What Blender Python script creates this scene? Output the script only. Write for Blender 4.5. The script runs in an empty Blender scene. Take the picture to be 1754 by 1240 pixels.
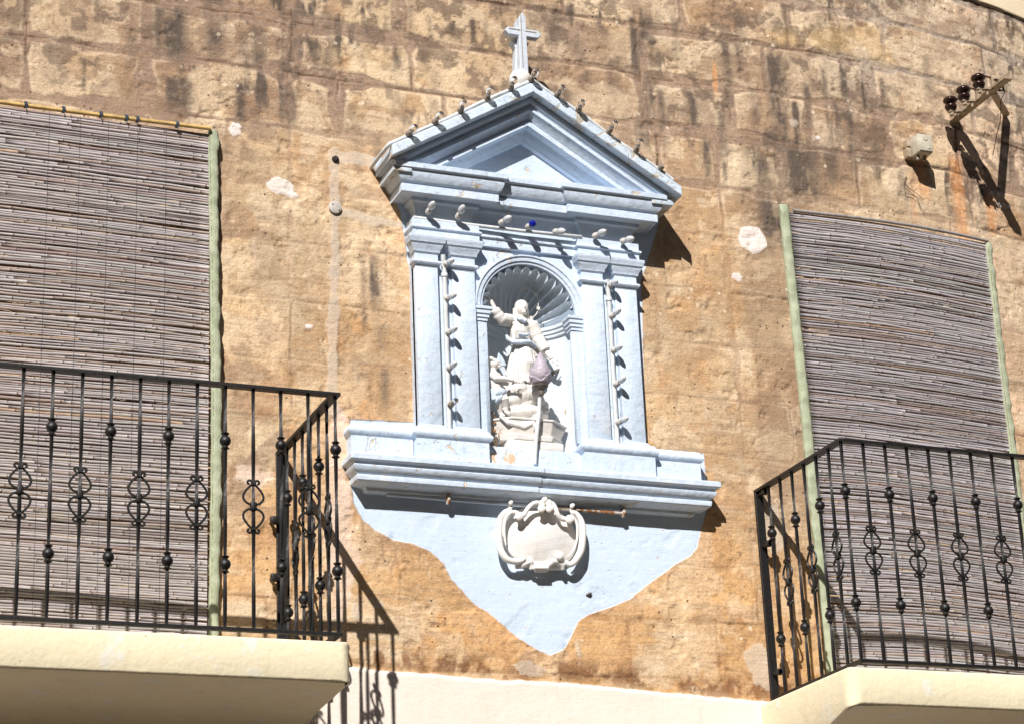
import bpy, bmesh, math, random
import numpy as np
from mathutils import Vector, Matrix
PI = math.pi
sc = bpy.context.scene
COL = sc.collection
rng = random.Random(7)
nr = np.random.RandomState(11)

# ------------------------------------------------------------------ camera
FPX, CX, CY = 3893.0, 877.0, 620.0
PITCH, ROLL, YAW = math.radians(20.12), math.radians(-2.54), math.radians(22.6)
CAM = np.array([0.0, -9.0, 1.6])
def _rz(a, v):
    c, s = math.cos(a), math.sin(a)
    return np.array([c*v[0]-s*v[1], s*v[0]+c*v[1], v[2]])
_f = np.array([0, math.cos(PITCH), math.sin(PITCH)]); _u0 = np.array([0, -math.sin(PITCH), math.cos(PITCH)]); _r0 = np.array([1.0, 0, 0])
_rt = math.cos(ROLL)*_r0+math.sin(ROLL)*_u0; _up = -math.sin(ROLL)*_r0+math.cos(ROLL)*_u0
_f, _rt, _up = [_rz(-YAW, v) for v in (_f, _rt, _up)]
cd = bpy.data.cameras.new('camera'); cam = bpy.data.objects.new('camera', cd); COL.objects.link(cam)
cd.sensor_fit = 'HORIZONTAL'; cd.sensor_width = 36; cd.lens = FPX/1754*36; cd.clip_start = .1; cd.clip_end = 500
cam.matrix_world = Matrix(((_rt[0], _up[0], -_f[0], CAM[0]), (_rt[1], _up[1], -_f[1], CAM[1]), (_rt[2], _up[2], -_f[2], CAM[2]), (0, 0, 0, 1)))
sc.camera = cam

# ------------------------------------------------------------------ light
SUN = Vector((.628, 1.0, -.946)).normalized()            # direction the light travels
w = bpy.data.worlds.new('World'); sc.world = w; w.use_nodes = True
nt = w.node_tree; nt.nodes.clear()
sky = nt.nodes.new('ShaderNodeTexSky'); sky.sky_type = 'NISHITA'; sky.sun_disc = False; sky.air_density = .8; sky.dust_density = .5
sky.sun_elevation = math.asin(-SUN.z); sky.sun_rotation = math.atan2(-SUN.x, -SUN.y)
bg = nt.nodes.new('ShaderNodeBackground'); bg.inputs[1].default_value = .05
wo = nt.nodes.new('ShaderNodeOutputWorld')
nt.links.new(sky.outputs[0], bg.inputs[0]); nt.links.new(bg.outputs[0], wo.inputs[0])
sd = bpy.data.lights.new('sun', 'SUN'); sd.energy = 5.0; sd.angle = math.radians(.55); sd.color = (1, .96, .925)
so = bpy.data.objects.new('sun', sd); COL.objects.link(so); so.rotation_euler = SUN.to_track_quat('-Z', 'Y').to_euler()
so.location = (-3, -8, 12)
sc.view_settings.view_transform = 'Standard'; sc.view_settings.look = 'None'
sc.view_settings.gamma = 1; sc.view_settings.use_curve_mapping = False; sc.view_settings.exposure = .39
sc.render.film_transparent = False

# ------------------------------------------------------------------ helpers
def P(px, py, y=0.0):
    """measured spot of the photo -> point on the plane at depth y of the facade"""
    d = _f+(px-CX)/FPX*_rt-(py-CY)/FPX*_up
    return CAM+d*((y-CAM[1])/d[1])
def lin(c):
    return tuple(((v/255)/12.92 if v/255 <= .04045 else ((v/255+.055)/1.055)**2.4) for v in c)
class MB:
    def __init__(s): s.v = []; s.f = []; s.c = None
    def add(s, vs, fs):
        n = len(s.v); s.v.extend([tuple(map(float, p)) for p in vs]); s.f.extend([tuple(i+n for i in f) for f in fs]); return n
    def box(s, a, b, bev=0.0):
        x0, y0, z0 = a; x1, y1, z1 = b
        if x0 > x1: x0, x1 = x1, x0
        if y0 > y1: y0, y1 = y1, y0
        if z0 > z1: z0, z1 = z1, z0
        if bev <= 0:
            s.add([(x0,y0,z0),(x1,y0,z0),(x1,y1,z0),(x0,y1,z0),(x0,y0,z1),(x1,y0,z1),(x1,y1,z1),(x0,y1,z1)],
                  [(0,3,2,1),(4,5,6,7),(0,1,5,4),(1,2,6,5),(2,3,7,6),(3,0,4,7)])
        else:
            bm = bmesh.new(); bmesh.ops.create_cube(bm, size=1)
            for v in bm.verts: v.co = Vector(((x0+x1)/2+v.co.x*(x1-x0), (y0+y1)/2+v.co.y*(y1-y0), (z0+z1)/2+v.co.z*(z1-z0)))
            bmesh.ops.bevel(bm, geom=bm.edges[:], offset=bev, segments=2, affect='EDGES', profile=.5)
            s.bm(bm)
    def bm(s, bm, mat=None):
        bm.verts.index_update()
        s.add([(mat @ v.co if mat else v.co) for v in bm.verts], [tuple(v.index for v in f.verts) for f in bm.faces]); bm.free()
    def tube(s, pts, r, n=8, cap=True, flat=None):
        pts = [Vector(p) for p in pts]; m = len(pts)
        rr = r if hasattr(r, '__len__') else [r]*m
        rings = []; prev = None
        for i in range(m):
            t = (pts[min(i+1, m-1)]-pts[max(i-1, 0)]).normalized()
            if prev is None:
                a = Vector((0, 0, 1)) if abs(t.z) < .9 else Vector((1, 0, 0))
                u = t.cross(a).normalized()
            else:
                u = (prev-t*prev.dot(t)); u = u.normalized() if u.length > 1e-6 else prev
            prev = u; v = t.cross(u)
            fl = flat or 1
            rings.append([pts[i]+(u*math.cos(2*PI*k/n+PI/n)+v*math.sin(2*PI*k/n+PI/n)*fl)*rr[i] for k in range(n)])
        vs = [p for R in rings for p in R]; fs = []
        for i in range(m-1):
            for k in range(n):
                a = i*n+k; b = i*n+(k+1) % n
                fs.append((a, b, b+n, a+n))
        if cap: fs.append(tuple(range(n-1, -1, -1))); fs.append(tuple((m-1)*n+k for k in range(n)))
        s.add(vs, fs)
    def lathe(s, prof, c, axis=(0, 0, 1), n=16, mod=None):
        """prof: (r, h) along axis from c"""
        q = Vector((0, 0, 1)).rotation_difference(Vector(axis).normalized()).to_matrix()
        c = Vector(c); vs = []; fs = []; m = len(prof)
        for i, (r, h) in enumerate(prof):
            for k in range(n):
                a = 2*PI*k/n; R = r*(mod(a, i) if mod else 1)
                vs.append(c+q @ Vector((R*math.cos(a), R*math.sin(a), h)))
        for i in range(m-1):
            for k in range(n):
                a = i*n+k; b = i*n+(k+1) % n
                fs.append((a, b, b+n, a+n))
        fs.append(tuple(range(n-1, -1, -1))); fs.append(tuple((m-1)*n+k for k in range(n)))
        s.add(vs, fs)
    def ell(s, c, r, n=12, rot=None):
        bm = bmesh.new(); bmesh.ops.create_uvsphere(bm, u_segments=n, v_segments=max(6, n*2//3), radius=1)
        r = r if hasattr(r, '__len__') else (r, r, r)
        M = Matrix.Translation(Vector(c)) @ (rot.to_4x4() if rot else Matrix()) @ Matrix.Diagonal((*r, 1))
        s.bm(bm, M)
    def prism(s, poly, y0, y1):
        """polygon in (x,z), extruded from y0 (front) to y1 (back)"""
        n = len(poly); vs = [(x, y0, z) for x, z in poly]+[(x, y1, z) for x, z in poly]
        fs = [tuple(range(n)), tuple(range(2*n-1, n-1, -1))]
        for i in range(n): j = (i+1) % n; fs.append((i, i+n, j+n, j))
        s.add(vs, fs)
    def sweep(s, prof, path, closed_prof=True):
        """prof (o, z): outward offset and height, swept along the plan path [(x,y)..]; outward = right of travel, mitred"""
        n = len(path); m = len(prof); vs = []
        nrm = []
        for i in range(n-1):
            dx, dy = path[i+1][0]-path[i][0], path[i+1][1]-path[i][1]; l = math.hypot(dx, dy)
            nrm.append((dy/l, -dx/l))
        for i in range(n):
            a = nrm[max(i-1, 0)]; b = nrm[min(i, n-2)]
            mx, my = a[0]+b[0], a[1]+b[1]; k = 2/(mx*mx+my*my)*1.0
            mx, my = mx*k, my*k
            for o, z in prof: vs.append((path[i][0]+mx*o, path[i][1]+my*o, z))
        fs = []
        for i in range(n-1):
            for j in range(m if closed_prof else m-1):
                a = i*m+j; b = i*m+(j+1) % m
                fs.append((a, a+m, b+m, b))
        if closed_prof: fs.append(tuple(range(m))); fs.append(tuple((n-1)*m+j for j in range(m-1, -1, -1)))
        s.add(vs, fs)
    def build(s, name, m, parent=None, smooth=0, bevel=0.0, recalc=True):
        me = bpy.data.meshes.new(name); me.from_pydata(s.v, [], s.f); me.update()
        if recalc:
            bm = bmesh.new(); bm.from_mesh(me); bmesh.ops.recalc_face_normals(bm, faces=bm.faces[:]); bm.to_mesh(me); bm.free()
        me.materials.append(m)
        if smooth: shade(me, smooth)
        o = bpy.data.objects.new(name, me); COL.objects.link(o)
        if parent: o.parent = parent
        if bevel: 
            b = o.modifiers.new('bevel', 'BEVEL'); b.width = bevel; b.segments = 2; b.limit_method = 'ANGLE'; b.angle_limit = math.radians(35)
        return o
def shade(me, ang=40):
    me.polygons.foreach_set('use_smooth', [True]*len(me.polygons))
    try: me.set_sharp_from_angle(angle=math.radians(ang))
    except Exception: pass
def tag(o, label=None, cat=None, group=None, kind=None):
    if label: o['label'] = label
    if cat: o['category'] = cat
    if group: o['group'] = group
    if kind: o['kind'] = kind
    return o
def thing(name, label, cat, loc=(0, 0, 0), group=None):
    o = bpy.data.objects.new(name, None); COL.objects.link(o); o.location = loc; o.empty_display_size = .1
    return tag(o, label, cat, group)
def rebase(root, loc):
    """move the empty to the thing's base, parts keep their place"""
    root.location = loc
    for ch in root.children: ch.location = ch.location-Vector(loc)
def remesh(mb, name, mat, parent, voxel=.003, smooth=3, noise=0.0, nscale=.02):
    me = bpy.data.meshes.new('tmp'); me.from_pydata(mb.v, [], mb.f); me.update()
    bm = bmesh.new(); bm.from_mesh(me); bmesh.ops.recalc_face_normals(bm, faces=bm.faces[:]); bm.to_mesh(me); bm.free()
    o = bpy.data.objects.new(name, me); COL.objects.link(o)
    r = o.modifiers.new('r', 'REMESH'); r.mode = 'VOXEL'; r.voxel_size = voxel; r.use_smooth_shade = True
    if smooth:
        sm = o.modifiers.new('s', 'SMOOTH'); sm.factor = .5; sm.iterations = smooth
    dg = bpy.context.evaluated_depsgraph_get()
    m2 = bpy.data.meshes.new_from_object(o.evaluated_get(dg), depsgraph=dg); m2.name = name
    o.modifiers.clear(); o.data = m2; bpy.data.meshes.remove(me)
    m2.materials.clear(); m2.materials.append(mat)
    m2.polygons.foreach_set('use_smooth', [True]*len(m2.polygons))
    if parent: o.parent = parent
    return o

# numpy noise
_T = nr.rand(512, 512)
def vnoise(x, z, seed=0):
    x = x+seed*17.31; z = z+seed*9.77
    i = np.floor(x).astype(int); j = np.floor(z).astype(int); fx = x-i; fz = z-j
    fx = fx*fx*(3-2*fx); fz = fz*fz*(3-2*fz)
    a = _T[i % 512, j % 512]; b = _T[(i+1) % 512, j % 512]; c = _T[i % 512, (j+1) % 512]; d = _T[(i+1) % 512, (j+1) % 512]
    return (a*(1-fx)+b*fx)*(1-fz)+(c*(1-fx)+d*fx)*fz
def fbm(x, z, s, o=4, seed=0, sx=1, sz=1):
    t = 0; a = .5; tot = 0
    for k in range(o):
        t = t+a*vnoise(x*s*sx*2**k, z*s*sz*2**k, seed+k*3); tot += a; a *= .55
    return t/tot
def sstep(a, b, x):
    t = np.clip((x-a)/(b-a), 0, 1); return t*t*(3-2*t)

# ------------------------------------------------------------------ materials
def newmat(name):
    m = bpy.data.materials.new(name); m.use_nodes = True
    t = m.node_tree; b = t.nodes['Principled BSDF']; return m, t, b
class N:
    def __init__(s, t): s.t = t
    def node(s, ty, **kw):
        n = s.t.nodes.new(ty)
        for k, v in kw.items():
            if k.startswith('i_'): n.inputs[int(k[2:]) if k[2:].isdigit() else k[2:].replace('_', ' ')].default_value = v
            else: setattr(n, k, v)
        return n
    def L(s, a, b): s.t.links.new(a, b)
    def co(s): 
        n = s.node('ShaderNodeTexCoord'); return n.outputs['Object']
    def mapping(s, v, sc_=(1, 1, 1), loc=(0, 0, 0)):
        n = s.node('ShaderNodeMapping'); n.inputs['Scale'].default_value = sc_; n.inputs['Location'].default_value = loc; s.L(v, n.inputs[0]); return n.outputs[0]
    def noise(s, v, scale, det=4, rough=.55, dist=0):
        n = s.node('ShaderNodeTexNoise'); n.inputs['Scale'].default_value = scale; n.inputs['Detail'].default_value = det; n.inputs['Roughness'].default_value = rough; n.inputs['Distortion'].default_value = dist
        s.L(v, n.inputs['Vector']); return n.outputs['Fac']
    def ramp(s, f, a, b, lo=0., hi=1.):
        n = s.node('ShaderNodeMapRange'); n.interpolation_type = 'SMOOTHSTEP'
        n.inputs[1].default_value = a; n.inputs[2].default_value = b; n.inputs[3].default_value = lo; n.inputs[4].default_value = hi
        s.L(f, n.inputs[0]); return n.outputs[0]
    def math(s, op, a, b=None):
        n = s.node('ShaderNodeMath', operation=op)
        for i, v in enumerate((a, b)):
            if v is None: continue
            if isinstance(v, (int, float)): n.inputs[i].default_value = v
            else: s.L(v, n.inputs[i])
        return n.outputs[0]
    def mix(s, f, a, b, mode='MIX'):
        n = s.node('ShaderNodeMix', data_type='RGBA', blend_type=mode)
        for i, v in ((0, f), (6, a), (7, b)):
            if isinstance(v, (int, float)): n.inputs[i].default_value = v
            elif isinstance(v, tuple): n.inputs[i].default_value = (*v[:3], 1)
            else: s.L(v, n.inputs[i])
        return n.outputs[2]
    def attr(s, name):
        n = s.node('ShaderNodeAttribute', attribute_name=name); return n
    def bump(s, h, strength, dist, normal=None):
        n = s.node('ShaderNodeBump'); n.inputs['Strength'].default_value = strength; n.inputs['Distance'].default_value = dist
        s.L(h, n.inputs['Height'])
        if normal is not None: s.L(normal, n.inputs['Normal'])
        return n.outputs[0]

def paint_mat(name, base, dark, chip, chip_amt=.66, rough=.6, bump=.5, under=(.42, .27, .15)):
    m, t, b = newmat(name); n = N(t); c = n.co()
    n1 = n.noise(c, 3.5, 5, .6); n2 = n.noise(c, 28, 5, .65); n3 = n.noise(n.mapping(c, (9, 9, 40)), 2, 4, .6)
    col = n.mix(n.ramp(n1, .35, .7), base, tuple(v*.93 for v in base))
    col = n.mix(n.ramp(n3, .52, .72, 0, .42), col, dark)
    n4 = n.noise(n.mapping(c, (16, 16, 2.6)), 1, 5, .62, .3); col = n.mix(n.math('MULTIPLY', n.ramp(n4, .56, .70), .22), col, tuple(v*.62 for v in base)); n5 = n.noise(c, 7, 5, .65); col = n.mix(n.math('MULTIPLY', n.ramp(n5, .56, .66), .40), col, (.74, .76, .78)); n6 = n.noise(c, 70, 4, .7); col = n.mix(n.ramp(n6, .58, .8, 0, .35), col, tuple(v*.72 for v in base))
    # flaked paint: white primer rim around bare stone chips
    ch = n.noise(c, 13, 6, .62, .6); reg = n.noise(c, 2.2, 2, .5)
    cf = n.math('ADD', ch, n.math('MULTIPLY', reg, .28))
    col = n.mix(n.ramp(cf, chip_amt+.13, chip_amt+.15), col, (.72, .70, .66))
    col = n.mix(n.ramp(cf, chip_amt+.165, chip_amt+.18), col, chip)
    fl = n.ramp(n.noise(c, 55, 3, .5), .71, .74)
    col = n.mix(n.math('MULTIPLY', fl, n.ramp(reg, .45, .62)), col, under)
    n.L(col, b.inputs['Base Color']); b.inputs['Roughness'].default_value = rough
    h = n.math('SUBTRACT', n.math('ADD', n.math('MULTIPLY', n2, .5), n.math('MULTIPLY', n1, .8)), n.math('MULTIPLY', n.ramp(cf, chip_amt+.12, chip_amt+.15), .5))
    h2 = n.noise(n.mapping(c, (1, 1, .35)), 22, 3, .5)
    n.L(n.bump(n.math('ADD', h, n.math('MULTIPLY', h2, .4)), bump, .008), b.inputs['Normal'])
    return m
BLUE = (.575, .675, .80)
M_blue = paint_mat('blue_paint', (.585, .68, .80), (.36, .40, .44), (.50, .36, .23), .662, bump=.9)
M_bluechip = paint_mat('peeling_blue_paint', BLUE, (.5, .57, .65), (.55, .38, .25), .60, bump=.8)
M_shell = paint_mat('niche_paint', (.66, .73, .80), (.52, .56, .60), (.45, .33, .22), .68)
M_gutter = paint_mat('weathered_blue_paint', (.56, .65, .74), (.36, .36, .34), (.40, .36, .30), .575, bump=.9)
M_cream = paint_mat('cream_render', (.78, .69, .48), (.66, .56, .37), (.60, .52, .38), .80, .85, .6)
M_white = paint_mat('white_stone', (.78, .75, .705), (.56, .48, .39), (.55, .40, .25), .70, .65, .3)
M_plaster = paint_mat('white_plaster', (.84, .81, .77), (.66, .60, .53), (.55, .40, .25), .72, .6, .2)
M_ped = paint_mat('grey_stone', (.62, .58, .53), (.42, .37, .31), (.45, .3, .18), .6, .8, .6)

def simple(name, c, rough=.5, metal=0, nz=0, ns=40, bump=0, spec=None):
    m, t, b = newmat(name); n = N(t)
    b.inputs['Roughness'].default_value = rough; b.inputs['Metallic'].default_value = metal
    if nz:
        f = n.noise(n.co(), ns, 4, .6); n.L(n.mix(n.ramp(f, .3, .7), tuple(v*(1-nz) for v in c), tuple(min(1, v*(1+nz)) for v in c)), b.inputs['Base Color'])
        if bump: n.L(n.bump(f, bump, .003), b.inputs['Normal'])
    else: b.inputs['Base Color'].default_value = (*c, 1)
    return m
M_iron = simple('black_iron', (.007, .006, .006), .5, 0, .5, 60, .4)
M_pole = simple('yellow_cane', (.55, .37, .14), .4, 0, .2, 20)
M_tie = simple('dark_string', (.05, .07, .10), .8)
M_pipe = simple('painted_conduit', (.60, .62, .62), .5, 0, .12, 30, .3)
M_socket = simple('socket_plastic', (.52, .49, .45), .5, 0, .15, 60)
M_sockdark = simple('dark_socket', (.27, .22, .175), .5, 0, .3, 80)
M_insul = simple('brown_glaze', (.022, .008, .006), .12)
M_steel = simple('beige_steel', (.34, .265, .18), .6, 0, .25, 30, .4)
M_box = simple('beige_plastic', (.50, .46, .36), .5, 0, .15, 30)
M_cap = simple('grey_plastic', (.48, .44, .40), .6, 0, .12, 30)
M_dark = simple('dark_hole', (.03, .022, .018), .9)
M_cup = simple('aged_bronze', (.13, .11, .09), .6, 0, .3, 60)
M_wire = simple('rusty_wire', (.12, .07, .04), .7)
M_sash = simple('pale_blue_glaze', (.50, .58, .68), .5, 0, .12, 30)
M_wing = simple('painted_wing', (.52, .61, .69), .6, 0, .1, 30)
M_lilac = simple('lilac_frosted_glass', (.40, .355, .405), .5, 0, .12, 18)
M_lilac.node_tree.nodes['Principled BSDF'].inputs['Subsurface Weight'].default_value = .1
M_lilac.node_tree.nodes['Principled BSDF'].inputs['Subsurface Scale'].default_value = .03
M_bulb = simple('frosted_glass', (.74, .75, .76), .10)
M_bulb.node_tree.nodes['Principled BSDF'].inputs['Transmission Weight'].default_value = .35
M_clear = simple('clear_glass', (.95, .95, .95), .03)
M_clear.node_tree.nodes['Principled BSDF'].inputs['Transmission Weight'].default_value = 1
M_bblue = simple('blue_glass', (.01, .02, .45), .05)
M_bblue.node_tree.nodes['Principled BSDF'].inputs['Transmission Weight'].default_value = .5
M_street = simple('pale_paving', (.36, .29, .20), .9, 0, .2, 3)
# rusty pipe
M_rust, t, b = newmat('rusty_pipe'); n = N(t); f = n.noise(n.co(), 45, 4, .6)
n.L(n.mix(n.ramp(f, .47, .56), (.30, .12, .035), (.50, .47, .42)), b.inputs['Base Color']); b.inputs['Roughness'].default_value = .8
# green cloth binding
M_green, t, b = newmat('green_cloth'); n = N(t); c = n.co()
f = n.noise(c, 9, 4, .6); g = n.noise(n.mapping(c, (60, 60, 9)), 3, 3, .6)
col = n.mix(n.ramp(f, .3, .7), (.33, .36, .235), (.405, .43, .30)); n.L(col, b.inputs['Base Color']); b.inputs['Roughness'].default_value = .85
n.L(n.bump(n.math('ADD', f, n.math('MULTIPLY', g, .5)), .7, .01), b.inputs['Normal'])
# reeds: colour attribute x fine streaks
M_reed, t, b = newmat('weathered_reed'); n = N(t); c = n.co()
a = n.attr('col'); s1 = n.noise(n.mapping(c, (8, 60, 160)), 3, 3, .6); s2 = n.noise(n.mapping(c, (1, 1, 1)), 1.8, 3, .5)
col = n.mix(1.0, a.outputs['Color'], n.mix(n.ramp(s1, .25, .75), (.72, .70, .69), (1.12, 1.12, 1.12)), 'MULTIPLY')
col = n.mix(n.ramp(s2, .45, .75, 0, .25), col, n.mix(1.0, col, (.78, .66, .58), 'MULTIPLY'))
n.L(col, b.inputs['Base Color']); b.inputs['Roughness'].default_value = .62

# ------------------------------------------------------------------ street (below the picture; it bounces light up)
g = MB(); g.add([(-60, -60, 0), (60, -60, 0), (60, 60, 0), (-60, 60, 0)], [(0, 1, 2, 3)])
tag(g.build('street', M_street, recalc=False), kind='structure')

# unseen house row, added to keep the low sky and sun off the street
op = thing('added_house_row', 'unseen plain limestone house row added to block the low sky', 'house')
mb = MB(); x_ = -40.0
for k in range(20):
    for z0_, z1_ in ((0, 1.0), (1.0, 3.2), (3.2, 4.6), (4.6, 7.0), (7.0, 8.4), (8.4, 10.6), (10.6, 14.0)):
        if z1_-z0_ > 2.1 and z0_ < 9: mb.box((x_, -14.4, z0_), (x_+2.6, -14.0, z1_)); 
        else: mb.box((x_, -14.4, z0_), (x_+4, -14.0, z1_))
    x_ += 4
mb.box((-40, -18, 0), (40, -14.4, 14.0)); M_op = simple('plain_limestone', (.34, .27, .19), .9, 0, .2, 2)
mb.build('wall', M_op, op)
mb = MB(); mb.box((-40.2, -18, 14.0), (40.2, -13.9, 14.2)); mb.build('parapet', M_op, op)

# ------------------------------------------------------------------ facade
XC = 3.815
def bulge(X):
    """the facade bends away round the corner of the block"""
    return np.where(X > 5.5, .097*(np.clip(X, 5.5, 7.9)-5.5)**2+np.clip(X-7.9, 0, 9)*.466, 0)
def PW(px, py):
    p = P(px, py, 0)
    for _ in range(4): p = P(px, py, float(bulge(p[0])))
    return p
def seg(a, b, st): return np.arange(a, b, st)
xs = np.concatenate([seg(-3, 1.2, .12), seg(1.2, 7.05, .0062), seg(7.05, 12, .12)])
zs = np.concatenate([seg(0, 3.35, .15), seg(3.35, 7.75, .0062), seg(7.75, 9.6, .15)])
X, Z = np.meshgrid(xs, zs, indexing='ij')
wx = X+.012*(fbm(X, Z, 9, 2, 5)-.5)*2; wz = Z+.022*(fbm(X, Z, 2.5, 3, 8)-.5)*2
def polysd(pts, X, Z):
    """signed distance (+ inside) of an outline in (x,z)"""
    d = np.full(X.shape, 1e9); ins = np.zeros(X.shape, bool); n = len(pts)
    for i in range(n):
        x0, z0 = pts[i]; x1, z1 = pts[(i+1) % n]
        ex, ez = x1-x0, z1-z0; L2 = ex*ex+ez*ez+1e-12
        tt = np.clip(((X-x0)*ex+(Z-z0)*ez)/L2, 0, 1)
        d = np.minimum(d, np.hypot(X-x0-tt*ex, Z-z0-tt*ez))
        c = ((z0 > Z) != (z1 > Z)); 
        xi = x0+(Z-z0)*ex/(ez if abs(ez) > 1e-9 else 1e-9)
        ins ^= c & (X < xi)
    return np.where(ins, d, -d)
def pxpoly(L): return [tuple(PW(x, y)[[0, 2]]) for x, y in L]
blue_poly = pxpoly([(636, 272), (650, 268), (760, 300), (1120, 330), (1132, 380), (1100, 480), (1108, 770), (1206, 775), (1216, 860), (1208, 890), (1203, 905), (1196, 938), (1185, 952), (1160, 966), (1135, 985), (1108, 1004), (1080, 1027), (1050, 1040), (1010, 1053), (992, 1065), (983, 1085), (968, 1113), (943, 1124), (915, 1112), (885, 1092), (862, 1072), (835, 1050), (812, 1036), (790, 1012), (770, 990), (758, 965), (735, 944), (705, 932), (675, 926), (640, 908), (618, 888), (604, 862), (596, 800), (598, 716), (714, 722), (709, 480), (697, 452), (690, 400), (683, 360), (655, 318)])
d_blue = polysd(blue_poly, X, Z)
def blob(px, py, rx, ry, rot=0, seed=0, am=.35):
    p = PW(px, py); s_ = 2.45e-3*math.hypot(1, 0)
    dx = (X-p[0])/(rx*s_*1.02); dz = (Z-p[2])/(ry*s_*1.05)
    c, s2 = math.cos(rot), math.sin(rot); dx, dz = c*dx+s2*dz, -s2*dx+c*dz
    r = np.hypot(dx, dz); th = np.arctan2(dz, dx)
    wv = am*(.32*np.sin(2*th+seed)+.2*np.sin(5*th+seed*2.1)+.12*np.sin(9*th+seed*.7))
    return (1+wv*.6-r)*min(rx, ry)*s_
d_white = np.full(X.shape, -1.)
for a_ in [(480, 320, 25, 18, -.5, 1), (498, 334, 18, 7, -.4, 3), (1289, 411, 30, 31, .3, 2), (1262, 475, 14, 9, 0, 4), (403, 222, 14, 12, 0, 5, .8), (530, 560, 9, 5, .5, 1), (1316, 640, 3, 2, 0, 1), (1400, 237, 8, 5, .3, 2)]:
    d_white = np.maximum(d_white, blob(*a_))
d_cem = np.full(X.shape, -1.)
def band(pts, w_):
    pp = [PW(x, y) for x, y in pts]; d = np.full(X.shape, 1e9)
    for a_, b_ in zip(pp[:-1], pp[1:]):
        ex, ez = b_[0]-a_[0], b_[2]-a_[2]; L2 = ex*ex+ez*ez
        tt = np.clip(((X-a_[0])*ex+(Z-a_[2])*ez)/L2, 0, 1); d = np.minimum(d, np.hypot(X-a_[0]-tt*ex, Z-a_[2]-tt*ez))
    return w_-d
wob = .022*(fbm(X, Z, 12, 3, 31)-.5)*2
for a_ in [([(573, 262), (574, 420), (571, 560), (570, 700)], .028), ([(573, 272), (600, 270), (652, 282)], .033), ([(580, 365), (640, 378), (690, 385)], .026)]:
    d_cem = np.maximum(d_cem, band(*a_)+wob)
for a_ in [(1322, 900, 22, 60, 0, 2, .6), (1305, 1140, 34, 45, 0, 3, .7), (662, 965, 6, 6, 0, 1), (647, 1035, 12, 12, 0, 2), (580, 1060, 12, 20, 0, 2), (610, 1048, 9, 20, 0, 2), (990, 1110, 7, 30, 0, 2, .6), (905, 1145, 35, 16, 0, 3, .7), (1360, 212, 12, 12, 0, 1)]:
    d_cem = np.maximum(d_cem, blob(*a_)+wob*.5)
# pale pink plaster column between the ledge end and the railing
d_pink = polysd(pxpoly([(576, 690), (590, 700), (600, 730), (604, 770), (590, 800), (606, 850), (612, 900), (604, 930), (622, 960), (606, 1010), (592, 1060), (560, 1060), (555, 900), (560, 740)]), X, Z)+wob
d_pink = np.maximum(d_pink, blob(435, 810, 45, 22, -.35, 3, .7)+wob)
# smooth painted render under the stained strip; thin pale render above at the corner
zb = np.interp(X, [PW(560, 0)[0]*0+1.0]+[PW(x, y)[0] for x, y in ((600, 1140), (700, 1150), (850, 1162), (985, 1168), (1100, 1180), (1200, 1190), (1310, 1200))]+[12],
               [3.70]+[PW(x, y)[2] for x, y in ((600, 1140), (700, 1150), (850, 1162), (985, 1168), (1100, 1180), (1200, 1190), (1310, 1200))]+[3.67])
d_ren = zb+.008*(fbm(X, Z, 14, 3, 3)-.5)*2-Z
tp = [PW(1560, -28), PW(1660, 0), PW(1710, 18), PW(1754, 36)]
zt = np.interp(X, [0]+[p[0] for p in tp]+[12], [tp[0][2]+.05]+[p[2] for p in tp]+[tp[-1][2]])
d_top = Z-zt+.004*(fbm(X, Z, 10, 2, 6)-.5)

# --- blocks
courses = [0, .27, .54, .81, 1.08, 1.35, 1.62, 1.89, 2.16, 2.43, 2.70, 2.95, 3.20, 3.46, 3.73, 4.0, 4.27, 4.54, 4.81, 5.08, 5.36, 5.64, 5.925, 6.20, 6.485, 6.755, 7.03, 7.30, 7.56, 7.83, 8.1, 8.4, 8.7, 9.0, 9.3, 9.7]
ci = np.clip(np.searchsorted(courses, wz)-1, 0, len(courses)-2); ca = np.array(courses)
dh = np.minimum(wz-ca[ci], ca[ci+1]-wz)
dv = np.full(X.shape, 9.); blk = np.zeros(X.shape)
R2 = np.random.RandomState(5)
fixed = {24: [1.50, 2.03, 2.72, 3.3, 3.9, 4.5, 4.98, 5.42, 5.9, 6.35, 6.75], 23: [1.50, 2.03, 2.93], 25: [1.80, 2.72, 3.25], 26: [1.5, 2.2, 2.9, 3.4, 4.1, 4.75, 5.35, 5.93, 6.62], 27: [1.3, 2.05, 2.6, 3.3, 3.85, 4.5, 5.1, 5.9, 6.72]}
for k in range(len(courses)-1):
    J = list(fixed.get(k, []))
    x_ = (J[-1] if J else -3)+R2.uniform(.42, .7)
    if not J: x_ = -3+R2.uniform(0, .5)
    while x_ < 12: J.append(x_); x_ += R2.choice([R2.uniform(.36, .46), R2.uniform(.52, .72)])
    if 15 <= k <= 23:
        J = [j for j in J if min(abs(j-2.70), abs(j-4.89)) > .22]+[2.70, 4.89+(23-k)*.003]
    J = np.array(sorted(J)+[20.]); mk = ci == k; xx = wx[mk]
    q = np.searchsorted(J, xx); dv[mk] = np.minimum(np.abs(xx-J[np.clip(q-1, 0, 999)]), np.abs(J[q]-xx)); blk[mk] = k*31+q
jd = np.minimum(dh, dv)
h1 = np.modf(np.sin(blk*12.9898)*43758.5)[0] % 1; h2 = np.modf(np.sin(blk*78.233)*12543.1)[0] % 1; h3 = np.modf(np.sin(blk*39.425)*22578.1)[0] % 1
topleft = sstep(3.4, 2.2, X)*sstep(6.0, 6.2, Z)
high = sstep(6.05, 6.4, Z+.25*(fbm(X, Z, 2, 3, 14)-.5))
mw = .006+.030*sstep(.45, .70, fbm(X, Z, 3.2, 3, 17))+.022*topleft*sstep(.35, .6, fbm(X, Z, 2.1, 2, 19))+.006*high
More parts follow.
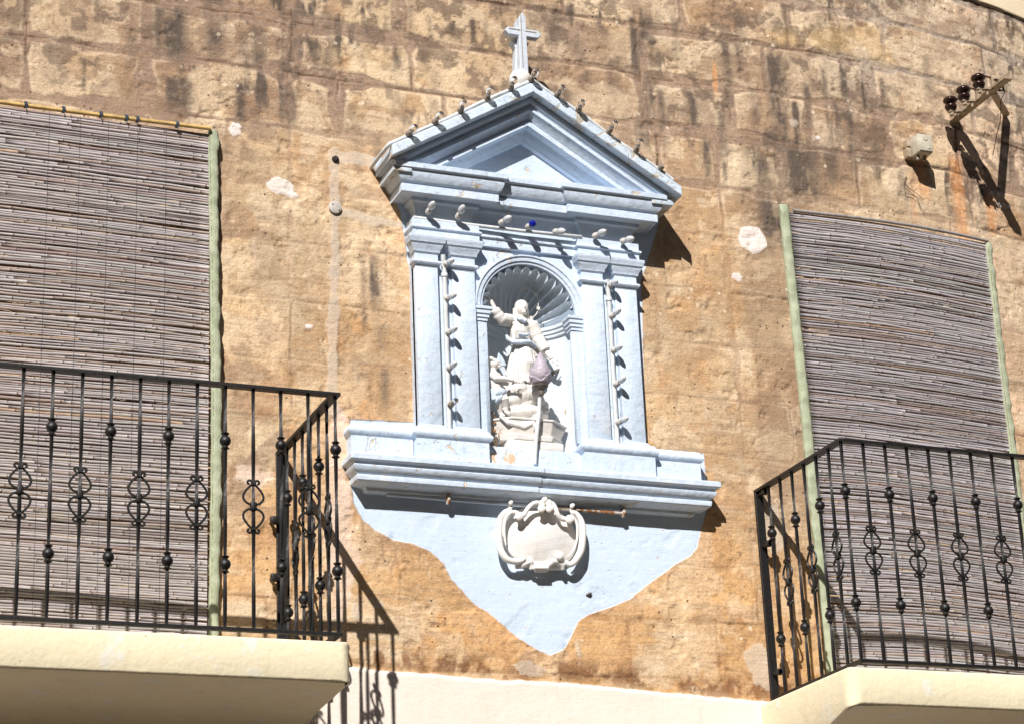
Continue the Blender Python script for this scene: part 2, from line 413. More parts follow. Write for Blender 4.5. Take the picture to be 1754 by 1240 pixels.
mw = mw*(1-.55*sstep(5.9, 5.6, Z)) 
mortar = sstep(mw+.004, mw-.003, jd+.026*(fbm(X, Z, 22, 4, 18)-.5))
# --- colours (albedo)
C_ = lambda r, g_, b_: np.array([v*.93 for v in lin((r, g_, b_))])
def lerp(a_, b_, t_): return a_+(b_-a_)*t_[..., None]
def T(v, a_, w_=.03): return sstep(a_-w_, a_+w_, v)
n1 = fbm(X, Z, 2.2, 5, 21); n2 = fbm(X, Z, 9, 4, 22); n3 = fbm(X, Z, 40, 3, 23); n4 = fbm(X, Z, 5, 4, 24); nh = fbm(X, Z, 12, 4, 25, .35, 3.0); nv = fbm(X, Z, 9, 4, 27, 2.2, .3)
n5 = fbm(X, Z, 7, 6, 28); n6 = fbm(X, Z, 14, 5, 29); n7 = fbm(X, Z, 3.3, 6, 30)
warm = T(.5*fbm(X, Z, 1.7, 5, 41)+.30*n5+.30*np.exp(-((X-XC)/1.2)**2)*sstep(6.0, 5.2, Z)+.22*sstep(4.7, 3.9, Z)-.40*high-.30*sstep(4.9, 5.1, X)*sstep(6.5, 5.8, X)*sstep(4.4, 4.9, Z), .50, .10)
col = np.ones(X.shape+(3,))*C_(206, 180, 146)
col = lerp(col, C_(222, 198, 166), T(n5+.18*(h1-.5), .50, .05)*.85)
col = lerp(col, C_(190, 156, 120), T(n4+.15*(h3-.5), .565, .04)*.75)
col = lerp(col, C_(210, 170, 124), warm*T(n7, .45, .10)*.80)
col = lerp(col, C_(196, 148, 100), warm*T(n6*.6+n7*.4, .545, .035)*.40)
nar = np.exp(-np.maximum(-d_blue, 0)/.05)*(d_blue < .02)*T(n4, .42, .08)
col = lerp(col, C_(214, 170, 128), nar*.6)
low = sstep(4.55, 4.1, Z+.15*(n4-.5))
col = lerp(col, C_(214, 172, 120), low*T(nh, .47, .08)*.6)
# grey brown wash high up and beside the second blind
gr = np.clip(high*T(fbm(X, Z, 1.3, 5, 51), .42, .10)*.95+.9*sstep(4.96, 5.03, X+.05*(n2-.5))*sstep(5.7, 5.3, X)*sstep(4.3, 4.7, Z)*sstep(6.35, 6.1, Z)*T(n4, .40, .08)+.75*sstep(2.80, 2.50, X+.35*(n4-.5))*sstep(4.2, 4.5, Z)*T(n4*.5+n5*.5, .475, .035), 0, 1)
col = lerp(col, C_(163, 138, 117), gr*.66)
col = lerp(col, C_(140, 116, 98), gr*T(n5, .53, .04)*.6)
pale = sstep(5.95, 6.5, X)*T(n1, .40, .08)
col = lerp(col, C_(226, 196, 170), pale*.75)
upr = sstep(5.2, 5.9, X)*sstep(6.65, 7.05, Z)
col = lerp(col, C_(214, 196, 172), upr*T(n2, .43, .08)*.8)
col = lerp(col, C_(172, 150, 130), upr*T(n6, .55, .04)*.6)
col = col*(1+.16*(h2-.5))[..., None]
col = col*(1+np.stack([.05*(h3-.5), 0*h3, -.08*(h3-.5)], -1))
# light skin of old lime wash, broken at its edge
lp = T(fbm(X, Z, 6.5, 6, 64), .54, .02)
col = lerp(col, C_(226, 205, 176), lp*.62*(1-.4*warm)*(1-.3*gr))
# mortar
mcol = lerp(np.ones(X.shape+(3,))*C_(158, 134, 116), C_(186, 150, 112), np.clip(warm*1.3-.1, 0, 1))
mcol = lerp(mcol, C_(172, 158, 146), upr)
mk_ = np.clip(mortar*(.40+.55*np.clip(topleft+.75*high, 0, 1)), 0, .93)
col = col*(1-mk_[..., None])+mcol*mk_[..., None]
hl = sstep(.012, .0, np.abs(jd-mw-.006))*T(fbm(X, Z, 4, 4, 61), .50, .04)
col = lerp(col, C_(228, 206, 178), hl*.40*(1-.5*warm))
rb = sstep(.060, .01, jd+.03*(n6-.5))*T(fbm(X, Z, 16, 5, 62), .53, .03)*np.clip(warm+.35*sstep(6.2, 5.9, Z), 0, 1)
col = lerp(col, C_(160, 114, 74), rb*.36)
hs = T(fbm(X, Z, 26, 5, 63, .35, 2.2), .60, .03)*T(n4, .5, .05)
col = lerp(col, C_(156, 126, 98), hs*.4)
sp = T(fbm(X, Z, 55, 3, 65), .70, .03)*T(n7, .48, .05)
col = lerp(col, C_(140, 108, 82), sp*.5)
# dark water streaks
ST = [(291,15,95,28,.8),(441,45,105,11,.9),(144,104,146,4,.6),(412,148,210,8,1.2),(301,135,190,24,.7),(501,160,210,6,.55),(370,30,100,13,.7),(230,60,120,14,.35),(560,20,140,12,.4),
 (1107,141,215,11,.7),(1184,160,212,9,.75),(1242,70,182,7,.7),(1264,30,126,8,.5),(1324,95,265,17,.75),(1361,180,250,7,.85),(1443,122,175,9,.8),(1452,175,296,9,.6),(1477,145,190,3,.8),(1510,140,182,4,.6),(1380,145,212,7,.6),(1208,233,300,7,.7),(1240,276,300,4,.5),(1300,240,330,34,.5),(1365,240,335,40,.7),(1420,250,310,22,.5),
 (1082,30,142,7,.9),(1117,66,108,10,.6),(810,38,70,5,.7),(829,40,70,5,.6),(987,60,100,5,.5),(949,15,80,16,.45),(679,78,114,9,.6),(727,85,118,11,.5),(774,40,56,7,.8),(735,30,60,5,.6),(1050,100,160,14,.45),(1000,110,150,12,.4),(960,150,185,22,.5),(1320,330,430,30,.7),(1345,20,90,9,.35),(1560,190,225,5,.4),(1155,30,90,8,.5),
 (640,430,520,9,.75),(622,440,560,5,.45),(655,560,600,7,.5),(658,630,690,7,.6),(615,230,300,9,.4),(645,235,290,9,.6),(1130,150,250,6,.45),(1290,150,230,10,.5),(1410,120,170,7,.5),(1585,95,160,10,.3),(700,0,60,10,.4),(600,180,230,14,.3),(420,60,110,9,.5),(1235,190,260,8,.5),(1500,200,280,8,.4),(30,30,60,12,.2)]
dark = np.zeros(X.shape)
for (px, y0, y1, hw, st) in ST:
    a_ = PW(px, y0); b_ = PW(px, y1); hwm = hw*3.1e-3
    m_ = (np.abs(X-a_[0]) < hwm*4) & (Z > b_[2]-.2) & (Z < a_[2]+.2)
    xx, zz = X[m_], Z[m_]
    ex = np.exp(-np.abs((xx-a_[0]+.02*(n2[m_]-.5))/hwm)**2.6)
    ez = sstep(a_[2]+.03, a_[2]-.02, zz+.05*(n3[m_]-.5))*sstep(b_[2]-.07, b_[2]+.05, zz+.06*(nv[m_]-.5))
    dark[m_] = np.maximum(dark[m_], min(1.25, st*1.25)*ex*ez*(.50+.50*sstep(.40, .54, nv[m_]*.5+n6[m_]*.5)))
gen = sstep(.515, .62, fbm(X, Z, 8, 5, 71, 2.0, .38))*high*sstep(.38, .55, fbm(X, Z, 1.5, 3, 72))*.85*sstep(.3, .6, n6)
dark = np.clip(np.maximum(dark, gen), 0, 1)
dark = dark*(1-.35*mortar)
col = lerp(col, C_(90, 80, 74), np.clip(dark*1.15, 0, .93))
mott = sstep(.52, .60, fbm(X, Z, 16, 6, 75))*high*sstep(.4, .55, n1)
col = lerp(col, C_(108, 92, 80), mott*.66)
# dark crumbling band just over the painted render
bb = np.exp(-((Z-zb-.05)/.055)**2)*sstep(.45, .58, fbm(X, Z, 13, 4, 81))
col = lerp(col, C_(128, 88, 58), bb*.85)
# ochre-yellow block near the corner, orange rust runs below the insulators
yb = sstep(-.05, .05, polysd(pxpoly([(1310, 55), (1500, 45), (1530, 110), (1440, 90), (1330, 80)]), X, Z)+.06*(n2-.5))
col = lerp(col, C_(216, 182, 126), yb*.45*sstep(.35, .5, n5))
for (px, y0, y1, hw, st) in [(1575,255,330,16,.7),(1634,265,400,18,.75),(1693,330,390,12,.8),(1560,290,370,10,.4),(1223,106,152,5,.9),(1545,420,900,14,.0)]:
    a_ = PW(px, y0); b_ = PW(px, y1); hwm = hw*2.6e-3
    e_ = np.exp(-np.abs((X-a_[0])/hwm)**3)*sstep(a_[2]+.02, a_[2]-.04, Z)*sstep(b_[2]-.08, b_[2]+.02, Z)
    col = lerp(col, C_(226, 158, 96), e_*st*(.5+.5*n2))
col = col*(.88+.24*n3)[..., None]
crk = sstep(.0055, .0015, jd+.010*(n6-.5))*T(fbm(X, Z, 4.5, 4, 66), .58, .03)*(.35+.65*high)
col = lerp(col, C_(104, 80, 60), crk*.75)
gm = T(fbm(X, Z, 2.6, 6, 67), .54, .03)*(1-high)*sstep(4.0, 4.5, Z)
col = lerp(col, C_(172, 148, 120), gm*.42)
lum = col.mean(-1, keepdims=True); col = lum+(col-lum)*.98
col = col*np.array([.985, .965, .93])
col = np.clip(col, .01, .95)

# --- relief
Y = bulge(X)
rel = (.0016+.0030*high)*sstep(mw+.006, mw-.004, jd)*(1-.6*topleft)*(1-sstep(-.01, .01, d_blue))+.008*(fbm(X, Z, 7, 5, 91)-.5)+.003*(nh-.5)+.003*(n3-.5)-.003*lp*0
rel = rel+.004*sstep(.0060, .0015, jd)*T(fbm(X, Z, 4.5, 4, 66), .58, .03)*(.2+.8*high)*(d_blue < 0)
rel = rel+.006*sstep(.62, .75, fbm(X, Z, 11, 4, 92))-.004*(h2-.5)
inb = sstep(-.02, .04, d_blue); rel = rel*(1-.62*inb)
rel = rel*(1-.7*sstep(0, .01, d_cem))-.002*sstep(0, .01, d_cem)
inr = sstep(-.004, .022, d_ren); rel = rel*(1-.85*inr)-.016*inr
itp = sstep(-.002, .008, d_top); rel = rel*(1-.9*itp)-.012*itp
wp = sstep(-.004, .012, d_white); rel = rel*(1-.3*wp)-.008*wp*.4*(.7+.6*n2)
Y = Y+rel
# --- opening for the niche
hole = (np.abs(X-XC-.005) < .232) & (Z > 4.70) & ((Z < 5.40) | (np.hypot(X-XC-.005, Z-5.40) < .232))
nx, nz = X.shape
idx = np.arange(nx*nz).reshape(nx, nz)
q = np.stack([idx[:-1, :-1], idx[1:, :-1], idx[1:, 1:], idx[:-1, 1:]], -1)
keep = ~(hole[:-1, :-1] & hole[1:, 1:]); q = q[keep]
me = bpy.data.meshes.new('stone_wall'); nv_ = nx*nz; nf = len(q)
me.vertices.add(nv_); me.vertices.foreach_set('co', np.stack([X, Y, Z], -1).astype(np.float32).ravel())
me.loops.add(nf*4); me.loops.foreach_set('vertex_index', q.astype(np.int32).ravel())
me.polygons.add(nf); me.polygons.foreach_set('loop_start', np.arange(0, nf*4, 4, dtype=np.int32)); me.polygons.foreach_set('loop_total', np.full(nf, 4, np.int32))
me.update(calc_edges=True); me.polygons.foreach_set('use_smooth', [True]*nf)
ca_ = me.color_attributes.new('col', 'FLOAT_COLOR', 'POINT'); ca_.data.foreach_set('color', np.concatenate([col, np.ones(X.shape+(1,))], -1).astype(np.float32).ravel())
for nm, ar in (('d_blue', d_blue), ('d_white', d_white), ('d_cem', d_cem), ('d_ren', d_ren), ('d_top', d_top), ('d_pink', d_pink), ('mortar', mortar), ('high', high)):
    at = me.attributes.new(nm, 'FLOAT', 'POINT'); at.data.foreach_set('value', ar.astype(np.float32).ravel())

M_wall, t, b = newmat('weathered_limestone'); n = N(t); c = n.co()
base = n.attr('col').outputs['Color']
fine = n.noise(c, 95, 5, .7); med = n.noise(c, 26, 5, .65); hor = n.noise(n.mapping(c, (7, 7, 85)), 1, 4, .65, .4); ver = n.noise(n.mapping(c, (40, 40, 6)), 1, 3, .6)
A = n.mix(1.0, base, n.mix(n.ramp(fine, .28, .72), (.82, .80, .78), (1.15, 1.15, 1.14)), 'MULTIPLY')
A = n.mix(n.ramp(med, .55, .72, 0, .45), A, n.mix(1.0, A, (.82, .73, .64), 'MULTIPLY'))
A = n.mix(n.ramp(med, .44, .30, 0, .40), A, n.mix(.5, A, (.70, .58, .43)))
A = n.mix(n.math('MULTIPLY', n.math('MULTIPLY', n.ramp(hor, .60, .66), .6), n.ramp(n.noise(c, 2.7, 4, .6), .45, .6)), A, n.mix(1.0, A, (.55, .45, .37), 'MULTIPLY'))
# pits
vo = n.node('ShaderNodeTexVoronoi'); vo.inputs['Scale'].default_value = 34; vo.inputs['Randomness'].default_value = 1; n.L(c, vo.inputs['Vector'])
sepc = n.node('ShaderNodeSeparateColor'); n.L(vo.outputs['Color'], sepc.inputs[0])
pitm = n.math('MULTIPLY', n.ramp(vo.outputs['Distance'], .22, .12), n.math('MULTIPLY', n.ramp(sepc.outputs[0], .78, .84), n.ramp(n.noise(c, 3.2, 3, .5), .45, .6)))
A = n.mix(n.math('MULTIPLY', pitm, .8), A, (.10, .06, .035))
# lichen rings
vl = n.node('ShaderNodeTexVoronoi'); vl.inputs['Scale'].default_value = 20; n.L(n.mapping(c, (1, 1, 1), (.37, 0, .71)), vl.inputs['Vector'])
vd = n.node('ShaderNodeVectorMath', operation='ADD')
sl = n.node('ShaderNodeSeparateColor'); n.L(vl.outputs['Color'], sl.inputs[0])
rr_ = n.math('ADD', vl.outputs['Distance'], n.math('MULTIPLY', n.math('SUBTRACT', med, .5), .35))
rad = n.math('ADD', n.math('MULTIPLY', sl.outputs[1], .22), .12)
dd = n.math('ABSOLUTE', n.math('SUBTRACT', rr_, rad))
lm = n.math('MULTIPLY', n.ramp(n.noise(n.mapping(c, (1, 1, 1.8), (3.1, 0, 1.7)), 2.6, 4, .6), .585, .63), n.ramp(sl.outputs[0], .12, .22))
ring = n.math('MULTIPLY', n.ramp(dd, .10, .03), n.math('MULTIPLY', lm, n.ramp(fine, .40, .55, .25, 1)))
disc = n.math('MULTIPLY', n.math('MULTIPLY', n.ramp(rr_, .22, .15), n.ramp(sl.outputs[2], .72, .78)), n.ramp(n.noise(c, 1.9, 3, .6), .52, .58))
A = n.mix(n.math('MULTIPLY', ring, .62), A, (.70, .56, .39))
A = n.mix(n.math('MULTIPLY', disc, .7), A, (.76, .64, .48))
# coats laid over the stone, each with a ragged edge
rag = n.math('MULTIPLY', n.math('SUBTRACT', n.noise(c, 34, 5, .7), .5), .022)
def coat(A, name, colr, edge=.003, k=1.0, rg=1.0):
    d_ = n.math('ADD', n.attr(name).outputs['Fac'], n.math('MULTIPLY', rag, rg))
    return n.mix(n.math('MULTIPLY', n.ramp(d_, 0, edge), k), A, colr)
soft = n.noise(c, 5, 5, .6)
A = coat(A, 'd_cem', n.mix(n.ramp(soft, .35, .65), (.52, .45, .37), (.60, .50, .39)), .010, .62)
A = coat(A, 'd_pink', n.mix(n.ramp(soft, .35, .65), (.74, .60, .50), (.66, .47, .33)), .02, .75, 2.5)
A = coat(A, 'd_white', n.mix(n.ramp(med, .35, .65), (.72, .62, .56), (.80, .71, .65)), .005, .95)
bl = n.mix(n.ramp(soft, .3, .7), BLUE, tuple(v*.94 for v in BLUE))
bl = n.mix(n.math('MULTIPLY', n.ramp(hor, .62, .70), .25), bl, (.44, .48, .52))
bl = n.mix(n.math('MULTIPLY', n.ramp(n.noise(c, 11, 4, .6), .6, .72), .35), bl, (.70, .70, .72))
chip = n.ramp(n.math('ADD', n.noise(n.mapping(c, (1, 1, 1.8)), 30, 5, .65), n.math('MULTIPLY', soft, .2)), .755, .77)
bl = n.mix(chip, bl, (.50, .33, .20))
A = coat(A, 'd_blue', bl, .010, 1.0, .9)
rc = n.mix(n.ramp(soft, .35, .7), (.78, .69, .61), (.745, .65, .55)); rc = n.mix(n.math('MULTIPLY', n.ramp(ver, .58, .72), .3), rc, (.62, .52, .42))
A = coat(A, 'd_ren', rc, .006, 1.0, .5)
A = coat(A, 'd_top', n.mix(n.ramp(soft, .35, .7), (.82, .68, .48), (.76, .62, .43)), .006, 1.0, .3)
n.L(A, b.inputs['Base Color']); b.inputs['Roughness'].default_value = .9; b.inputs['Specular IOR Level'].default_value = .25
painted = n.math('MAXIMUM', n.ramp(n.attr('d_blue').outputs['Fac'], 0, .01), n.math('MAXIMUM', n.ramp(n.attr('d_ren').outputs['Fac'], 0, .01), n.ramp(n.attr('d_top').outputs['Fac'], 0, .01)))
hh = n.math('ADD', n.math('ADD', n.math('MULTIPLY', fine, .45), n.math('MULTIPLY', med, .9)), n.math('ADD', n.math('MULTIPLY', hor, .35), n.math('MULTIPLY', pitm, -.8)))
hh = n.math('MULTIPLY', hh, n.ramp(painted, 0, 1, 1, .35))
n.L(n.bump(hh, .75, .009), b.inputs['Normal'])
me.materials.append(M_wall)
bld = thing('stone_building', 'weathered ochre limestone facade with a pale blue painted patch and smooth pink render below', 'building')
wall = bpy.data.objects.new('stone_wall', me); COL.objects.link(wall); wall.parent = bld
del X, Z, col, Y

# ------------------------------------------------------------------ shrine
sh = thing('wall_shrine', 'pale blue painted aedicule with pediment and shell niche fixed on the stone facade', 'shrine')
W = .472
def U(W_=W, y=0.0, brk=None):
    p = [(XC-W_, .03), (XC-W_, y)]
    if brk: a_, d_ = brk; p += [(XC-a_, y), (XC-a_, y+d_), (XC+a_+.01, y+d_), (XC+a_+.01, y)]
    return p+[(XC+W_, y), (XC+W_, .03)]
# entablature
mb = MB()
prof = [(.02, 5.70), (.094, 5.70), (.094, 5.738), (.104, 5.742), (.104, 5.752), (.094, 5.757), (.094, 5.792), (.068, 5.795), (.070, 5.825), (.076, 5.848), (.088, 5.868), (.100, 5.874), (.100, 5.892), (.160, 5.892), (.164, 5.882), (.168, 5.882), (.168, 5.920), (.156, 5.922), (.156, 5.928), (.174, 5.932), (.182, 5.944), (.190, 5.962), (.193, 5.984), (.206, 5.987), (.207, 6.012), (.02, 6.014)]
mb.sweep(prof, U(W, 0, (.335, .026)))
mb.build('cornice', M_blue, sh, 30, .0022)
# back plates: body between capitals and base with the arched opening
def arch_plate(y0, y1, R, zsp, x0, x1, z0, z1, mb, cx=XC+.005, half=None):
    n_ = 28; half = half or R
    pts = [(cx-half, z0), (cx-half, zsp)]+[(cx-R*math.cos(PI*k/n_), zsp+R*math.sin(PI*k/n_)) for k in range(n_+1)]+[(cx+half, zsp), (cx+half, z0)]
    # front and back faces as strips to the outer frame
    outer = []
    for (x, z) in pts:
        dx, dz = x-cx, z-zsp
        if z <= zsp+1e-6: outer.append((x0 if x < cx else x1, z))
        else:
            s_ = 1e9
            if abs(dx) > 1e-6: s_ = min(s_, ((x1-cx) if dx > 0 else (x0-cx))/dx)
            s_ = min(s_, (z1-zsp)/dz); outer.append((cx+dx*s_, zsp+dz*s_))
    outer_c = []
    vs = []; m = len(pts)
    for (x, z) in pts: vs.append((x, y0, z))
    for (x, z) in outer: vs.append((x, y0, z))
    for (x, z) in pts: vs.append((x, y1, z))
    fs = []
    for i in range(m-1):
        fs.append((i, i+1, m+i+1, m+i)); fs.append((i, 2*m+i, 2*m+i+1, i+1))
    # corners
    for sx, xx in ((-1, x0), (1, x1)):
        k = [i for i in range(m) if abs(outer[i][0]-xx) < 1e-6]; k2 = [i for i in range(m) if abs(outer[i][1]-z1) < 1e-6]
        if sx < 0: a_ = max(k, key=lambda i: outer[i][1]); b_ = min(k2)
        else: a_ = max(k, key=lambda i: outer[i][1]); b_ = max(k2)
        ii = len(vs); vs.append((xx, y0, z1)); fs.append((m+a_, ii, m+b_))
    mb.add(vs, fs)
mb = MB(); arch_plate(-.052, .02, .236, 5.40, XC-.30, XC+.30, 4.66, 5.715, mb, half=.228)
mb.box((XC-.555, -.052, 4.66), (XC-.298, .01, 5.715)); mb.box((XC+.298, -.052, 4.66), (XC+.545, .01, 5.715))
mb.build('arch_wall', M_blue, sh, recalc=True)
# archivolt (moulded ring)
def ring(mb, prof, R0, zsp, cx=XC+.005, a0=0, a1=PI, n_=40):
    """prof: (dr, y)"""
    m = len(prof); vs = []; fs = []
    for k in range(n_+1):
        a_ = a0+(a1-a0)*k/n_
        for dr, y in prof: vs.append((cx-(R0+dr)*math.cos(a_), y, zsp+(R0+dr)*math.sin(a_)))
    for k in range(n_):
        for j in range(m): a = k*m+j; b_ = k*m+(j+1) % m; fs.append((a, a+m, b_+m, b_))
    fs.append(tuple(range(m))); fs.append(tuple(n_*m+j for j in range(m-1, -1, -1)))
    mb.add(vs, fs)
mb = MB(); ring(mb, [(0, -.040), (0, -.060), (.012, -.062), (.013, -.068), (.031, -.070), (.034, -.076), (.041, -.076), (.042, -.050)], .231, 5.405)
mb.build('archivolt', M_blue, sh, 35, .0015)
# pilasters with capital and neck
CAP = [(.0, 5.555), (.0, 5.565), (.012, 5.571), (.016, 5.578), (.012, 5.586), (.002, 5.592), (.002, 5.622), (.010, 5.628), (.012, 5.640), (.020, 5.652), (.024, 5.664), (.030, 5.668), (.034, 5.684), (.036, 5.688), (.036, 5.7005)]
for (x0, x1) in ((-.555, -.447), (-.377, -.268), (.268, .372), (.436, .545)):
    mb = MB(); y = -.082
    mb.box((XC+x0, y, 4.79), (XC+x1, -.03, 5.56), .002)
    pr = [(o-.02, z) for o, z in CAP]; pr = [(-.055, 5.555)]+pr+[(-.055, 5.7005)]
    # neck and capital: U sweep round the pilaster
    mb.sweep([(o+.02, z) for o, z in pr], [(XC+x0, -.045), (XC+x0, y), (XC+x1, y), (XC+x1, -.045)])
    mb.sweep([(-.03, 4.788), (.012, 4.788), (.012, 4.796), (.004, 4.806), (-.03, 4.808)], [(XC+x0, -.045), (XC+x0, y), (XC+x1, y), (XC+x1, -.045)])
    mb.build('pilaster', M_blue, sh, 30, .0015)
# impost blocks at the springing and their jambs
for s_, x0, x1 in ((-1, -.270, -.205), (1, .212, .274)):
    mb = MB(); y = -.055
    mb.sweep([(-.03, 5.335), (.002, 5.335), (.002, 5.349), (.008, 5.351), (.008, 5.366), (.014, 5.368), (.014, 5.384), (.020, 5.388), (.020, 5.402), (-.03, 5.402)], [(XC+x0, -.0), (XC+x0, y), (XC+x1, y), (XC+x1, .06)])
    mb.box((XC+x0+.002, y+.004, 4.79), (XC+x1, -.03, 5.336), .001)
    mb.build('impost', M_blue, sh, 30, .001)
# pedestal blocks under the pilasters and the wider wings
PED = [(-.04, 4.62), (.0, 4.62), (.0, 4.738), (.006, 4.742), (.013, 4.750), (.016, 4.758), (.014, 4.767), (.006, 4.775), (.004, 4.784), (-.004, 4.792), (-.04, 4.793)]
for x0, x1, y in ((-.868, -.5805, -.062), (-.578, -.234, -.096), (.226, .580, -.096), (.5825, .826, -.062)):
    mb = MB(); mb.sweep(PED, [(XC+x0, .02), (XC+x0, y), (XC+x1, y), (XC+x1, .02)])
    mb.box((XC+x0+.03, y+.03, 4.62), (XC+x1-.03, .01, 4.785))
    mb.build('pedestal', M_blue, sh, 35, .002)
# rough sill of the niche
mb = MB(); mb.box((XC-.236, -.055, 4.62), (XC+.228, .26, 4.742), .006)
o = mb.build('niche_sill', M_bluechip, sh, 30); o['label'] = 'peeling blue sill with bare stone showing'
# ledge
LED = [(.0, 4.642), (.130, 4.636), (.141, 4.630), (.141, 4.606), (.134, 4.603), (.123, 4.601), (.119, 4.588), (.126, 4.585), (.124, 4.574), (.113, 4.560), (.098, 4.549), (.106, 4.547), (.107, 4.544), (.104, 4.523), (.092, 4.517), (.066, 4.514), (.050, 4.508), (.046, 4.494), (.040, 4.490), (.0, 4.489)]
mb = MB(); mb.sweep(LED, [(XC-.752, .02), (XC-.752, 0), (XC-.06, 0), (XC-.055, .006), (XC+.745, .006), (XC+.745, .02)])
mb.build('ledge', M_blue, sh, 30, .0025)
# niche hollow
cxn = XC+.005; Rn = .228
def vn_build():
    mb = MB(); n_ = 28; vs = []; fs = []
    for k in range(n_+1):
        a_ = PI*k/n_
        for z in (4.70, 5.36): vs.append((cxn-Rn*math.cos(a_), -.045+Rn*1.05*math.sin(a_), z))
    for k in range(n_): fs.append((2*k, 2*k+2, 2*k+3, 2*k+1))
    mb.add(vs, fs); return mb
vn_build().build('niche_back', M_shell, sh, 60, recalc=False)
mb = MB(); m_ = [(0, 5.345), (.010, 5.350), (.012, 5.362), (.018, 5.366), (.020, 5.380), (.026, 5.384), (.028, 5.400), (0, 5.402)]
vs = []; fs = []; n_ = 32
for k in range(n_+1):
    a_ = PI*k/n_
    for o_, z in m_: vs.append((cxn-(Rn-o_)*math.cos(a_), -.045+(Rn*1.05-o_)*math.sin(a_), z))
for k in range(n_):
    for j in range(len(m_)): a = k*len(m_)+j; b_ = k*len(m_)+(j+1) % len(m_); fs.append((a, b_, b_+len(m_), a+len(m_)))
mb.add(vs, fs); mb.build('niche_moulding', M_shell, sh, 40)
# scallop half dome: flutes fan out from the back of the springing
mb = MB(); NF = 15; nt_ = 30; nphi = NF*10; vs = []; fs = []
for i in range(nt_+1):
    th = PI/2*i/nt_
    for k in range(nphi+1):
        ph = PI*k/nphi; fl = abs(math.sin(NF*ph))
        dep = 1-.125*(1-fl**.6)*min(1, math.sin(th)*1.2)
        R_ = .236*dep
        y = -.048+.236*1.02*math.cos(th)*(1 if i else 1)
        vs.append((cxn-R_*math.sin(th)*math.cos(ph), y-.012*(1-fl)*math.sin(th) if i < nt_ else y, 5.395+R_*math.sin(th)*math.sin(ph)))
for i in range(nt_):
    for k in range(nphi):
        a = i*(nphi+1)+k; fs.append((a, a+1, a+nphi+2, a+nphi+1))
mb.add(vs, fs); mb.build('shell_vault', M_shell, sh, 50, recalc=False)
# pediment
SL = .597; ZA = 6.488
def raking(mb, prof, ucap, zcut, xo=0.0, both=(-1, 1), step=None, ucl=None):
    """prof (v, o): drop below the ridge line and outward depth"""
    for s_ in both:
        vs = []; m = len(prof)
        for v, o in prof: vs.append((XC+xo, -o, ZA-v))
        for v, o in prof:
            ue = min(ucl if (ucl and s_ < 0) else ucap, (ZA-v-zcut)/SL); vs.append((XC+xo+s_*ue, -o, ZA-v-SL*ue))
        fs = [(j, (j+1) % m, m+(j+1) % m, m+j) for j in range(m)]+[tuple(range(m)), tuple(range(2*m-1, m-1, -1))]
        mb.add(vs, fs)
mb = MB()
raking(mb, [(.0, -.02), (.0, .244), (.006, .250), (.052, .252), (.056, .247), (.058, -.02)], .735, 5.0, ucl=.708)
o = mb.build('pediment_roof', M_gutter, sh, 30, .003); 
mb = MB()
raking(mb, [(.0585, -.02), (.0585, .205), (.075, .205), (.084, .199), (.088, .188), (.100, .180), (.104, .186), (.107, .190), (.121, .190), (.125, .182), (.133, .170), (.150, .158), (.158, .150), (.160, .155), (.163, .158), (.187, .158), (.190, .120), (.196, .114), (.205, .108), (.220, .086), (.232, .078), (.236, .055), (.236, -.02)], .70, 6.010)
mb.build('raking_cornice', M_blue, sh, 30, .002)
mb = MB(); mb.add([(XC-.62, -.055, 6.0), (XC+.62, -.055, 6.0), (XC, -.055, 6.29), (XC-.62, .02, 6.0), (XC+.62, .02, 6.0), (XC, .02, 6.29)], [(0, 1, 2), (3, 5, 4), (0, 3, 4, 1), (1, 4, 5, 2), (2, 5, 3, 0)])
mb.build('tympanum', M_blue, sh)
# return mouldings at the ends of the roof
for s_ in (-1, 1):
    mb = MB(); x1 = XC+s_*.735; x0 = XC+s_*.655
    ze = ZA-SL*.735
    for (o, z0, z1, xx) in ((.200, ze-.085, ze-.0585, .712-(.024 if s_ < 0 else 0)), (.196, 6.012, ze-.082, .690-(.02 if s_ < 0 else 0))):
        if z1 > z0: mb.box((XC+s_*.60, -o, z0), (XC+s_*xx, .02, z1), .002)
    mb.build('roof_return', M_gutter, sh, 30)
rebase(sh, (XC, 0, 4.47))

# rusty conduit under the ledge
cp = thing('rusty_conduit', 'rust speckled pipe clipped on under the long blue ledge', 'pipe')
mb = MB(); mb.tube([(XC-.70, -.03, 4.487), (XC-.2, -.035, 4.482), (XC+.02, -.0378, 4.48)], .0095, 10); mb.build('shaded_pipe', M_blue, cp, 50)  # stretch in shade: blue instead of rust puts the shade into its colour
mb = MB()
mb.tube([(XC+.0205, -.0378, 4.48), (XC+.2, -.04, 4.478), (XC+.435, -.045, 4.474)], .0095, 10); mb.build('pipe', M_rust, cp, 50)
for x in (-.42, .425):
    mb = MB(); mb.tube([(XC+x, -.02, 4.505), (XC+x, -.05, 4.497), (XC+x, -.056, 4.478), (XC+x, -.04, 4.460)], .009, 8); mb.ell((XC+x, -.045, 4.48), .014, 10); mb.build('pipe_clip', M_rust, cp, 50)
rebase(cp, (XC, 0, 4.48))

